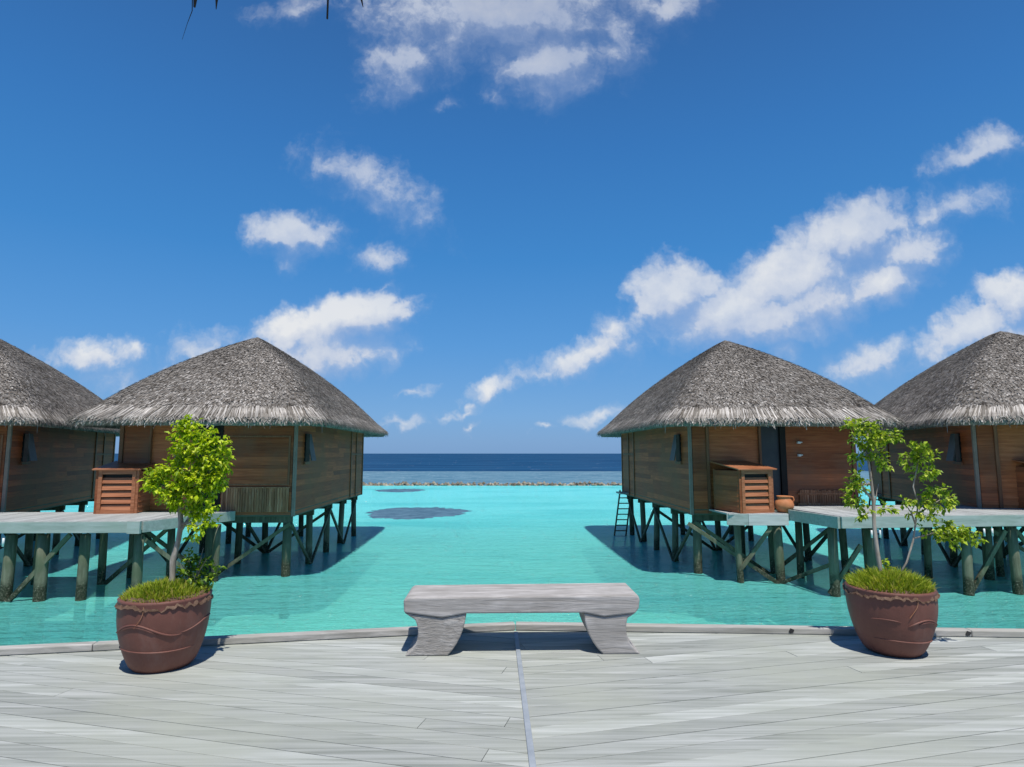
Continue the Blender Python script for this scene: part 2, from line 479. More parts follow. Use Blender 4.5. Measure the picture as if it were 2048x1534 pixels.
# ------------------------------------------------------------------ mesh helpers
class MB:
    def __init__(s):
        s.v = []
        s.f = []

    def add(s, vs, fs):
        o = len(s.v)
        s.v += [tuple(p) for p in vs]
        s.f += [tuple(i + o for i in f) for f in fs]

    def box(s, x0, x1, y0, y1, z0, z1):
        s.add([(x0, y0, z0), (x1, y0, z0), (x1, y1, z0), (x0, y1, z0), (x0, y0, z1), (x1, y0, z1), (x1, y1, z1), (x0, y1, z1)],
              [(0, 3, 2, 1), (4, 5, 6, 7), (0, 1, 5, 4), (1, 2, 6, 5), (2, 3, 7, 6), (3, 0, 4, 7)])

    def beam(s, a, b, w, h, up=(0, 0, 1)):
        a, b = Vector(a), Vector(b)
        d = (b - a).normalized()
        u = Vector(up)
        if abs(d.dot(u)) > .95:
            u = Vector((0, 1, 0))
        r = d.cross(u).normalized()
        u = r.cross(d)
        q = [r * w / 2 * i + u * h / 2 * j for i, j in ((-1, -1), (1, -1), (1, 1), (-1, 1))]
        s.add([a + k for k in q] + [b + k for k in q],
              [(0, 1, 2, 3), (7, 6, 5, 4), (0, 4, 5, 1), (1, 5, 6, 2), (2, 6, 7, 3), (3, 7, 4, 0)])

    def prism(s, poly, z0, z1):
        n = len(poly)
        s.add([(x, y, z0) for x, y in poly] + [(x, y, z1) for x, y in poly],
              [tuple(range(n - 1, -1, -1)), tuple(range(n, 2 * n))] + [(i, (i + 1) % n, n + (i + 1) % n, n + i) for i in range(n)])

    def extrude_xz(s, poly, y0, y1):
        n = len(poly)
        s.add([(x, y0, z) for x, z in poly] + [(x, y1, z) for x, z in poly],
              [tuple(range(n)), tuple(range(2 * n - 1, n - 1, -1))] + [(i, n + i, n + (i + 1) % n, (i + 1) % n) for i in range(n)])

    def tube(s, pts, rad, sides=8, cap=True, squash=None):
        pts = [Vector(p) for p in pts]
        if not isinstance(rad, (list, tuple)):
            rad = [rad] * len(pts)
        o = len(s.v)
        pr = None
        for i, p in enumerate(pts):
            d = (pts[min(i + 1, len(pts) - 1)] - pts[max(i - 1, 0)]).normalized()
            if pr is None:
                u = Vector((0, 0, 1)) if abs(d.z) < .9 else Vector((1, 0, 0))
                pr = d.cross(u).normalized()
            pr = (pr - d * pr.dot(d)).normalized()
            q = d.cross(pr)
            for k in range(sides):
                a = 2 * pi * k / sides
                s.v.append(tuple(p + (pr * cos(a) + q * sin(a)) * rad[i]))
        for i in range(len(pts) - 1):
            for k in range(sides):
                k2 = (k + 1) % sides
                s.f.append((o + i * sides + k, o + i * sides + k2, o + (i + 1) * sides + k2, o + (i + 1) * sides + k))
        if cap:
            s.f.append(tuple(o + k for k in range(sides - 1, -1, -1)))
            e = o + (len(pts) - 1) * sides
            s.f.append(tuple(e + k for k in range(sides)))

    def lathe(s, prof, seg=40, wob=0.0, close=True):
        o = len(s.v)
        for j, (r, z) in enumerate(prof):
            for k in range(seg):
                a = 2 * pi * k / seg
                rr = r * (1 + wob * sin(3 * a + j * .4))
                s.v.append((rr * cos(a), rr * sin(a), z))
        for j in range(len(prof) - 1):
            for k in range(seg):
                k2 = (k + 1) % seg
                s.f.append((o + j * seg + k, o + j * seg + k2, o + (j + 1) * seg + k2, o + (j + 1) * seg + k))
        if close:
            s.f.append(tuple(o + k for k in range(seg - 1, -1, -1)))
            e = o + (len(prof) - 1) * seg
            s.f.append(tuple(e + k for k in range(seg)))

    def build(s, name, mat, parent=None, smooth=False, flipx=1, bevel=0.0, recalc=True):
        me = bpy.data.meshes.new(name)
        vs = s.v if flipx == 1 else [(-x, y, z) for x, y, z in s.v]
        me.from_pydata(vs, [], s.f)
        if recalc:
            bm = bmesh.new()
            bm.from_mesh(me)
            bmesh.ops.recalc_face_normals(bm, faces=bm.faces)
            bm.to_mesh(me)
            bm.free()
        if smooth:
            me.polygons.foreach_set('use_smooth', [True] * len(me.polygons))
        me.materials.append(mat)
        o = bpy.data.objects.new(name, me)
        COL.objects.link(o)
        if parent:
            o.parent = parent
        if bevel:
            b = o.modifiers.new('bevel', 'BEVEL')
            b.width = bevel
            b.segments = 2
            b.limit_method = 'ANGLE'
        return o


def tag(o, label, cat, group=None, kind=None):
    o['label'] = label
    o['category'] = cat
    if group:
        o['group'] = group
    if kind:
        o['kind'] = kind
    return o


def thing(name, label, cat, loc=(0, 0, 0), rz=0.0, group=None):
    o = bpy.data.objects.new(name, None)
    COL.objects.link(o)
    o.location = loc
    o.rotation_euler = (0, 0, rz)
    o.empty_display_size = .2
    return tag(o, label, cat, group)


def struct(o):
    o['kind'] = 'structure'
    return o


def copy_tree(o, parent=None):
    c = o.copy()
    COL.objects.link(c)
    c.parent = parent
    for ch in list(o.children):
        copy_tree(ch, c)
    return c


def clip(poly, a, b, c):
    """keep the part of a 2-D polygon where a*x + b*y + c >= 0"""
    out = []
    for i in range(len(poly)):
        p, q = poly[i], poly[(i + 1) % len(poly)]
        dp, dq = a * p[0] + b * p[1] + c, a * q[0] + b * q[1] + c
        if dp >= 0:
            out.append(p)
        if (dp >= 0) != (dq >= 0):
            t = dp / (dp - dq)
            out.append((p[0] + (q[0] - p[0]) * t, p[1] + (q[1] - p[1]) * t))
    return out


def leaf_faces(mb, p, d, up, L, W, fold=.25):
    """a folded pointed leaf of two quads"""
    d = d.normalized()
    r = d.cross(up)
    if r.length < 1e-3:
        r = Vector((1, 0, 0))
    r.normalize()
    n = r.cross(d)
    a = p
    m1 = p + d * L * .5 + r * W * .5 + n * W * fold
    m2 = p + d * L * .5 - r * W * .5 + n * W * fold
    e = p + d * L - n * L * .12
    c = p + d * L * .5
    o = len(mb.v)
    mb.v += [tuple(a), tuple(m1), tuple(e), tuple(m2), tuple(c)]
    mb.f += [(o, o + 1, o + 4), (o + 1, o + 2, o + 4), (o, o + 4, o + 3), (o + 4, o + 2, o + 3)]


def rv():
    while True:
        v = Vector((random.uniform(-1, 1), random.uniform(-1, 1), random.uniform(-1, 1)))
        if .05 < v.length < 1:
            return v


def foliage(mb, clumps, density, L=(.035, .06), droop=.35):
    """leaves on short sprigs spread through ellipsoidal clumps (centre, radii)"""
    for (c, rad) in clumps:
        c = Vector(c)
        vol = rad[0] * rad[1] * rad[2]
        n = max(5, int(density * 4.2 * vol ** .72))
        for _ in range(n):
            q = rv().normalized() * random.uniform(.35, 1.0) ** .6
            sp = c + Vector((q.x * rad[0], q.y * rad[1], q.z * rad[2]))
            out = (Vector((q.x, q.y, q.z * .6)) + rv() * .5).normalized()
            k = random.randint(5, 8)
            for i in range(k):
                t = i / k
                base = sp + out * .055 * (t - .4) + rv() * .012
                dd = (out * .6 + rv() * .9 + Vector((0, 0, -droop))).normalized()
                ll = random.uniform(*L)
                leaf_faces(mb, base, dd, Vector((0, 0, 1)) + rv() * .5, ll, ll * random.uniform(.5, .68))


WZ = -1.75          # water level
# ------------------------------------------------------------------ setting: water, seabed, deck
mb = MB()
mb.add([(-120, 2, WZ), (120, 2, WZ), (120, 64.4, WZ), (-120, 64.4, WZ)], [(0, 1, 2, 3)])
struct(mb.build('lagoon_water', M['lagoon'], recalc=False))
mb = MB()
mb.add([(-1500, 64.4, WZ), (1500, 64.4, WZ), (1500, 118, WZ), (-1500, 114, WZ)], [(0, 1, 2, 3)])
struct(mb.build('reef_water', M['reef'], recalc=False))
mb = MB()
mb.add([(-1500, 114, WZ - .004), (1500, 118, WZ - .004), (90000, 90000, WZ - .004), (-90000, 90000, WZ - .004)], [(0, 1, 2, 3)])
struct(mb.build('ocean_water', M['ocean'], recalc=False))
mb = MB()
N = 60
for j in range(N + 1):
    for i in range(N + 1):
        x = -120 + 240 * i / N
        y = -6 + 71 * j / N
        mb.v.append((x, y, WZ - 1.15 + .10 * sin(x * .31 + y * .2) + .08 * sin(y * .5 - x * .17)))
for j in range(N):
    for i in range(N):
        a = j * (N + 1) + i
        mb.f.append((a, a + 1, a + N + 2, a + N + 1))
struct(mb.build('seabed', M['sand'], smooth=True, recalc=False))

# foreground deck: two fields of planks meeting at a seam
KL = ((0.03, 5.53), (-3.82, 4.85))
KR = ((0.03, 5.53), (4.20, 5.31))


def line_abc(p, q, inside):
    a, b = p[1] - q[1], q[0] - p[0]
    c = -(a * p[0] + b * p[1])
    if a * inside[0] + b * inside[1] + c < 0:
        a, b, c = -a, -b, -c
    return a, b, c


SEAM = ((0.03, 5.53), (0.10, 3.2))
deck = MB()
rng = random.Random(3)
PW, GAP = .135, .0045
for side in (-1, 1):
    K = KL if side < 0 else KR
    ang = R(-14.2) if side < 0 else R(14.3)
    d = Vector((cos(ang), sin(ang)))
    nrm = Vector((-d.y, d.x))
    kabc = line_abc(K[0], K[1], (0, 0))
    sabc = line_abc(SEAM[0], SEAM[1], (side * 3, 3))
    k = -60
    while k < 90:
        off = k * PW
        w = PW - GAP
        t = -11 - rng.uniform(0, 2.5)
        while t < 11:
            ln = rng.uniform(4.5, 8)
            t2 = min(t + ln, 12)
            o = Vector((0.05, 0)) + nrm * off
            q = [o + d * t, o + d * (t2 - .003), o + d * (t2 - .003) + nrm * w, o + d * t + nrm * w]
            poly = [(p.x, p.y) for p in q]
            for abc in (kabc, sabc, (0, 1, 1.0), (1, 0, 7.5), (-1, 0, 7.5)):
                poly = clip(poly, *abc)
                if len(poly) < 3:
                    break
            if len(poly) >= 3:
                dz = rng.uniform(-.0015, .0015)
                deck.prism(poly, -.035 + dz, dz)
            t = t2
        k += 1
dk = struct(deck.build('deck', M['deck'], bevel=.0015))
# solid slab below, coloured near-black to stand in for shade in the gaps
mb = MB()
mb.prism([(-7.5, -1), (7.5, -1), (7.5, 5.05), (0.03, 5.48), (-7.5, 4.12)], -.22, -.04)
mb.build('gap_shade_slab', M['dark'], dk)
# kerb beams
for (p, q, ext) in ((KL[0], KL[1], 2.0), (KR[0], KR[1], 1.8)):
    p, q = Vector((*p, 0)), Vector((*q, 0))
    d = (q - p).normalized()
    e = p + d * (q - p).length * ext
    nr = Vector((-d.y, d.x, 0))
    if nr.y < 0:
        nr = -nr
    mb = MB()
    segs = [0, .42, .78, 1.0] if p.x - q.x > 0 else [0, .50, 1.0]
    for a, b in zip(segs[:-1], segs[1:]):
        A = p.lerp(e, a) + nr * .046 + Vector((0, 0, .026))
        B = p.lerp(e, b) + nr * .046 + Vector((0, 0, .026)) - d * .004
        mb.beam(A, B, .088, .054)
    mb.build('kerb', M['kerb'], dk, bevel=.008)
    mb = MB()
    mb.beam(p + nr * .11 + Vector((0, 0, -.12)), e + nr * .11 + Vector((0, 0, -.12)), .05, .22)
    mb.build('rim_joist', M['kerb'], dk)
mb = MB()
mb.beam((0.032, 5.46, .004), (0.127, 2.3, .004), .034, .012)
mb.build('seam_strip', M['metal'], dk, bevel=.003)
for (x, y) in ((2.33, 5.415), (3.75, 5.34)):
    mb = MB()
    pts = []
    for k in range(9):
        a = 2 * pi * k / 9
        pts.append((x + .020 * cos(a) * (1 + .3 * sin(2 * a)), .030 + .019 * sin(a) * (1 + .25 * cos(3 * a))))
    mb.extrude_xz([(px, pz) for px, pz in pts], y - .012, y + .03)
    mb.build('kerb_notch', M['stain'], dk)

# ------------------------------------------------------------------ bench
bn = thing('bench', 'weathered grey timber bench with splayed carved legs on the deck edge', 'bench', (.075, 4.86, 0), R(1.5))


def arc(a, b, bul, n=6):
    a, b = Vector(a), Vector(b)
    m = (a + b) / 2 + Vector((-(b - a).y, (b - a).x)).normalized() * bul
    return [tuple((1 - t) ** 2 * a + 2 * t * (1 - t) * (2 * m - (a + b) / 2) + t * t * b) for t in [i / n for i in range(n + 1)]]


seat = [(-.885, .315), (-.60, .275), (-.42, .305), (.47, .305), (.62, .275), (.86, .30), (.885, .335), (.895, .40), (.88, .435), (-.86, .425), (-.89, .405)]
mb = MB()
mb.extrude_xz(seat, 0, .46)
so = mb.build('seat', M['bench'], bn, bevel=.012)
legL = [(-.885, .312)] + arc((-.80, .258), (-.875, -.0), .055)[0:] + [(-.555, -.0)] + arc((-.555, .0), (-.42, .302), -.03)[1:] + [(-.60, .272)]
mb = MB()
mb.extrude_xz(legL, .012, .43)
mb.build('leg', M['bench_rough'], bn, bevel=.01)
legR = [(.86, .297)] + arc((.80, .262), (.895, -.0), -.05) + [(.61, -.0)] + arc((.61, .0), (.47, .302), .035)[1:] + [(.62, .272)]
mb = MB()
mb.extrude_xz(legR, .012, .43)
mb.build('leg', M['bench'], bn, bevel=.01)

# ------------------------------------------------------------------ clay pots with soil, grass, trees


def pot(label, loc, rz, Rr, H, rb, belly, seed, wavy):
    t = thing('clay_pot', label, 'flower pot', loc, rz, 'brown clay pots on the deck')
    rg = random.Random(seed)
    prof = []
    for i in range(15):
        u = i / 14
        # tapering jar: narrow base, widest near the upper third
        r = rb + (Rr - rb) * sin(u ** .82 * pi * .55) * belly
        r = min(r, Rr)
        prof.append((r, u * H))
    prof[0] = (rb * .96, 0.0)
    top = prof[-1][0]
    prof += [(top + .004, H + .012), (top - .012, H + .020), (top - .035, H + .008), (top - .045, H - .06)]
    mb = MB()
    mb.lathe(prof, 64, .006, close=False)
    mb.f.append(tuple(range(63, -1, -1)))
    body = mb.build('pot_body', M['clay'], t, smooth=True)

    def rad(z):
        for (r0, z0), (r1, z1) in zip(prof[:14], prof[1:15]):
            if z0 <= z <= z1:
                return r0 + (r1 - r0) * (z - z0) / (z1 - z0)
        return Rr
    for (zb, amp, fr, ph, a0, a1, rr) in wavy:
        pts = []
        n = 48
        for i in range(n + 1):
            a = a0 + (a1 - a0) * i / n
            z = zb + amp * sin(fr * a + ph)
            r = rad(z) + .001
            pts.append((r * cos(a), r * sin(a), z))
        taper = [rr * min(1, 6 * min(i, n - i) / n + .15) for i in range(n + 1)]
        mb = MB()
        mb.tube(pts, taper, 6)
        mb.build('relief_line', M['clay'], t, smooth=True)
    # ragged soil
    mb = MB()
    seg = 120
    rings = 9
    mb.v.append((0, 0, H + .06))
    for j in range(1, rings + 1):
        u = j / rings
        for k in range(seg):
            a = 2 * pi * k / seg
            rag = .5 * sin(5 * a + seed) * sin(9 * a + 2 * seed) + .5 * sin(17 * a) * sin(11 * a + seed)
            r = top * (1.045 if j == rings else .99 * u) * (1 + (.02 * rag + .012 * rg.uniform(-1, 1) if j >= rings - 2 else 0))
            z = H + .05 * (1 - u * u) + rg.uniform(-.008, .012) + (.020 + .012 * rag if j == rings - 1 else 0)
            if j == rings:
                z = H - .030 + .022 * rag + rg.uniform(-.008, .008)
            mb.v.append((r * cos(a), r * sin(a), z))
    for k in range(seg):
        mb.f.append((0, 1 + k, 1 + (k + 1) % seg))
    for j in range(rings - 1):
        for k in range(seg):
            k2 = (k + 1) % seg
            mb.f.append((1 + j * seg + k, 1 + (j + 1) * seg + k, 1 + (j + 1) * seg + k2, 1 + j * seg + k2))
    mb.build('soil', M['soil'], t, smooth=True)
    # hanging root fibre
    mb = MB()
    a = -pi / 2 + .05
    pts = []
    for i in range(9):
        z = H - .005 - i * .018
        r = rad(max(z, 0)) + .006
        aa = a + .05 * sin(i * .5) - .02 * i
        pts.append((r * cos(aa), r * sin(aa), z))
    mb.tube(pts, .0022, 5)
    mb.build('root', M['lattice'], t)
    return t, top


def grass(label, loc, r, n, hh, seed, thick=1.0):
    rg = random.Random(seed)
    mb = MB()
    for _ in range(n):
        a = rg.uniform(0, 2 * pi)
        q = r * rg.uniform(0, 1) ** .55
        x, y = q * cos(a), q * sin(a)
        h = hh * rg.uniform(.5, 1.2) * (1.0 - .35 * (q / r) ** 2)
        w = rg.uniform(.003, .006) * thick
        b = rg.uniform(0, 2 * pi)
        le = Vector((cos(a) * q / r * .5 + rg.uniform(-.5, .5), sin(a) * q / r * .5 + rg.uniform(-.5, .5), 0)) * h * .7
        p0 = Vector((x, y, .055 * (1 - (q / r) ** 2) - .02))
        s = Vector((cos(b), sin(b), 0)) * w
        p1 = p0 + le * .35 + Vector((0, 0, h * .6))
        p2 = p0 + le + Vector((0, 0, h * rg.uniform(.75, 1.0)))
        mb.add([p0 - s, p0 + s, p1 + s * .7, p1 - s * .7, p2], [(0, 1, 2, 3), (3, 2, 4)])
    o = mb.build('grass', M['grass'], recalc=False)
    o.location = loc
    return tag(o, label, 'grass', kind='stuff')


pl, topL = pot('reddish brown clay pot with a deep wave relief, under the bushy tree', (-2.50, 4.66, 0), 0.0, .300, .475, .195, 1.0, 1,
               [(.305, .042, 3.4, 1.2, -2.75, -.65, .008), (.292, .042, 3.4, 1.2, -2.2, -1.2, .007), (.16, .006, 2.0, 0, -2.9, -.2, .006), (.305, .03, 3.4, 1.0, -.75, .4, .006)])
pr, topR = pot('matt brown clay pot with a faint wave relief, under the sparse tree', (2.92, 4.98, 0), 0.0, .307, .465, .185, 1.0, 2,
               [(.265, .03, 4.2, .6, -1.75, -.5, .007), (.25, .03, 4.2, .5, -1.5, -.55, .006), (.13, .008, 2.0, 0, -2.6, -.3, .006), (.27, .02, 3.0, 2.0, -2.6, -1.9, .005)])
grass('short yellow green grass filling the pot of the bushy tree', (-2.50, 4.66, .485), topL * .93, 3800, .085, 11)
grass('long green grass filling the pot of the sparse tree', (2.92, 4.98, .475), topR * .92, 4600, .12, 12)

# bushy tree in the first pot
tl = thing('potted_tree', 'bushy tree with bright lime green leaves and a pale twisted trunk', 'tree', (-2.46, 4.70, .50), 0, 'small trees in clay pots')
mb = MB()
mb.tube([(-.045, 0, -.06), (-.04, 0, .0), (-.028, .01, .10), (-.032, .01, .22), (.004, 0, .36), (.012, .01, .48), (.0, .0, .62), (-.03, .02, .80), (.0, .03, .98), (.01, .02, 1.1)],
        [.050, .034, .020, .022, .018, .019, .017, .015, .011, .005], 10)
mb.build('trunk', M['bark'], tl, smooth=True)
br = [[(.01, 0, .42), (.06, .02, .52), (.10, .03, .66), (.16, .03, .80), (.22, .0, .95)], [(-.01, 0, .66), (-.10, .0, .74), (-.19, -.01, .80)], [(.0, .02, .72), (.08, .05, .88), (.14, .06, 1.06)],
      [(-.02, .02, .85), (-.06, 0, 1.0), (-.07, .0, 1.15)], [(.02, .01, .48), (.10, -.03, .50), (.16, -.04, .46)]]
for b in br:
    mb = MB()
    mb.tube(b, [.014 - .010 * i / (len(b) - 1) for i in range(len(b))], 6)
    mb.build('branch', M['bark'], tl, smooth=True)
random.seed(21)
cl = [((.02, .02, 1.23), (.07, .08, .05)), ((-.03, .0, 1.15), (.08, .09, .07)), ((.09, .02, 1.14), (.08, .09, .06)), ((.19, .02, 1.12), (.07, .08, .06)), ((.27, .02, 1.06), (.08, .09, .07)),
      ((.02, -.03, 1.02), (.11, .11, .08)), ((.16, -.03, 1.00), (.11, .11, .08)), ((.31, .0, .96), (.07, .09, .08)), ((.23, .0, .90), (.11, .10, .08)), ((.06, -.05, .90), (.12, .11, .08)),
      ((-.10, -.03, .88), (.10, .09, .06)), ((-.21, -.03, .84), (.09, .08, .055)), ((-.26, 0, .77), (.06, .07, .05)), ((-.14, -.04, .76), (.10, .09, .06)), ((.0, -.05, .79), (.11, .11, .08)),
      ((.13, -.04, .80), (.12, .11, .08)), ((.27, .0, .80), (.08, .09, .08)), ((-.06, -.05, .67), (.08, .08, .06)), ((.06, -.05, .68), (.10, .10, .07)), ((.19, .0, .70), (.09, .09, .07)),
      ((.07, .0, .58), (.07, .08, .05)), ((.17, .0, .57), (.07, .07, .05)), ((.15, -.03, .47), (.06, .06, .035)), ((.24, -.02, .60), (.05, .05, .04)), ((.26, -.02, .50), (.05, .05, .03)), ((.10, .02, .40), (.04, .05, .04))]
mb = MB()
cl = [((c[0] * .90 + .012, c[1], c[2]), (r[0] * .86, r[1] * .9, r[2])) for c, r in cl]
foliage(mb, cl, 1750, (.024, .054))
mb.build('crown', M['leaf'], tl, recalc=False)

# shrub behind the trunk
sh = thing('shrub', 'low leafy shrub behind the pale trunk in the reddish pot', 'shrub', (-2.36, 4.76, .50))
mb = MB()
for a in range(7):
    q = Vector((random.uniform(-.13, .13), random.uniform(-.08, .08), random.uniform(.12, .3)))
    mb.tube([(0, 0, -.04), q * .5 + Vector((0, 0, .03)), q], [.006, .004, .002], 5)
mb.build('stem', M['bark'], sh)
mb = MB()
foliage(mb, [((-.03, 0, .10), (.10, .09, .08)), ((.08, -.02, .09), (.09, .09, .07)), ((.02, 0, .18), (.08, .07, .07)), ((-.04, .0, .24), (.05, .05, .06)), ((.13, .0, .15), (.06, .06, .07))], 900, (.03, .05), .1)
mb.build('foliage', M['leaf3'], sh, recalc=False)

# sparse tree in the second pot
random.seed(33)
tr_ = thing('potted_tree', 'thin sparse tree with a straight pale stem and feathery top', 'tree', (2.86, 5.02, .52), 0, 'small trees in clay pots')
mb = MB()
mb.tube([(.03, 0, -.05), (.025, 0, .05), (.005, 0, .22), (-.005, 0, .42), (.0, .0, .62), (-.01, .0, .82), (-.02, .01, 1.0), (-.01, .0, 1.14)], [.026, .019, .016, .0145, .0125, .010, .008, .004], 10)
mb.build('trunk', M['bark'], tr_, smooth=True)
for b in ([(-.02, 0, .98), (.05, .0, 1.07), (.14, .0, 1.12), (.21, 0, 1.13)], [(-.02, .0, .95), (-.08, 0, 1.06), (-.14, .0, 1.13)], [(.0, 0, .60), (-.07, .0, .70), (-.10, .0, .80)], [(0, 0, .55), (.03, .02, .62), (.05, .0, .74)]):
    mb = MB()
    mb.tube(b, [.009 - .006 * i / (len(b) - 1) for i in range(len(b))], 6)
    mb.build('branch', M['bark'], tr_, smooth=True)
mb = MB()
foliage(mb, [((-.10, 0, 1.20), (.09, .09, .05)), ((.02, .0, 1.19), (.09, .09, .05)), ((-.02, 0, 1.09), (.11, .10, .07)), ((.10, .0, 1.10), (.08, .08, .05)), ((.19, .0, 1.12), (.07, .07, .045)),
             ((.01, 0, .99), (.08, .08, .05)), ((-.09, .02, .96), (.06, .06, .05)), ((.09, .0, .90), (.06, .06, .05)), ((-.10, .0, .80), (.05, .05, .045)), ((-.11, .03, .70), (.07, .06, .06)),
             ((-.12, .02, .58), (.07, .06, .06)), ((-.05, .02, .50), (.05, .05, .05)), ((-.22, .0, .63), (.03, .03, .02)), ((.10, .02, .55), (.06, .05, .04)), ((.06, .02, .10), (.05, .05, .05))], 1450, (.026, .052), .25)
mb.build('crown', M['leaf2'], tr_, recalc=False)

# second, curving sapling in the same pot
s2 = thing('sapling', 'curving sapling with separate leaf tufts beside the straight stem', 'tree', (3.04, 5.00, .52))
mb = MB()
mb.tube([(-.06, .02, -.04), (.04, .0, .14), (.10, 0, .30), (.13, .0, .44), (.16, .0, .58), (.13, 0, .72), (.17, .0, .86), (.20, 0, .98)], [.009, .0075, .0075, .007, .0065, .006, .005, .003], 8)
mb.build('trunk', M['bark'], s2, smooth=True)
for b in ([(.14, 0, .50), (.24, .0, .56), (.34, 0, .62)], [(.11, 0, .32), (.24, -.02, .36), (.38, -.02, .36), (.48, -.02, .33)], [(.13, .0, .42), (.10, .0, .52), (.06, 0, .58)]):
    mb = MB()
    mb.tube(b, [.007 - .004 * i / (len(b) - 1) for i in range(len(b))], 6)
    mb.build('branch', M['bark'], s2, smooth=True)
mb = MB()
foliage(mb, [((.17, 0, 1.02), (.08, .08, .06)), ((.24, .0, .95), (.08, .08, .08)), ((.12, 0, .93), (.06, .06, .06)), ((.22, 0, .84), (.08, .08, .06)),
             ((.30, 0, .68), (.08, .07, .05)), ((.40, .0, .62), (.07, .07, .05)), ((.31, .0, .57), (.08, .06, .04)), ((.17, 0, .60), (.06, .05, .04)), ((.06, .0, .60), (.05, .05, .03)), ((.24, .0, .50), (.07, .05, .04)),
             ((.34, -.02, .40), (.08, .07, .06)), ((.44, -.02, .36), (.09, .07, .06)), ((.52, -.02, .33), (.08, .07, .05)), ((.38, -.02, .31), (.08, .06, .045)), ((.22, -.01, .38), (.05, .05, .035)), ((.10, 0, .50), (.05, .05, .03))], 1450, (.026, .052), .25)
mb.build('crown', M['leaf2'], s2, recalc=False)

# ------------------------------------------------------------------ water huts
HW, HD, HH = 4.58, 8.8, 2.38            # width, depth, eave height
_thatch = {}


def roof_profile(u):
    """height share at distance share u from eave (0) to apex (1): slightly bellied"""
    return u + .36 * u * (1 - u) * (1.25 - .5 * u)


def roof_point(a, u):
    """a: angle parameter 0..4 around the rounded rectangle, u: eave to apex"""
    hx, hy = HW / 2 + .90, HD / 2 + 1.15
    side = int(a) % 4
    t = a - int(a)
    cs = [(-1, -1), (1, -1), (1, 1), (-1, 1)]
    p, q = cs[side], cs[(side + 1) % 4]
    x, y = p[0] + (q[0] - p[0]) * t, p[1] + (q[1] - p[1]) * t
    # round the corners
    m = max(abs(x), abs(y))
    n = (abs(x) ** 14 + abs(y) ** 14) ** (1 / 14)
    x, y = x / n * m, y / n * m
    s = 1 - u
    rid = .35 * u                                    # short ridge
    px = HW / 2 + .36 * u + x * hx * s
    py = HD / 2 + y * (hy - .35) * s + (rid + .35 * s) * y
    return Vector((px, py, HH - .02 + 3.06 * roof_profile(u)))


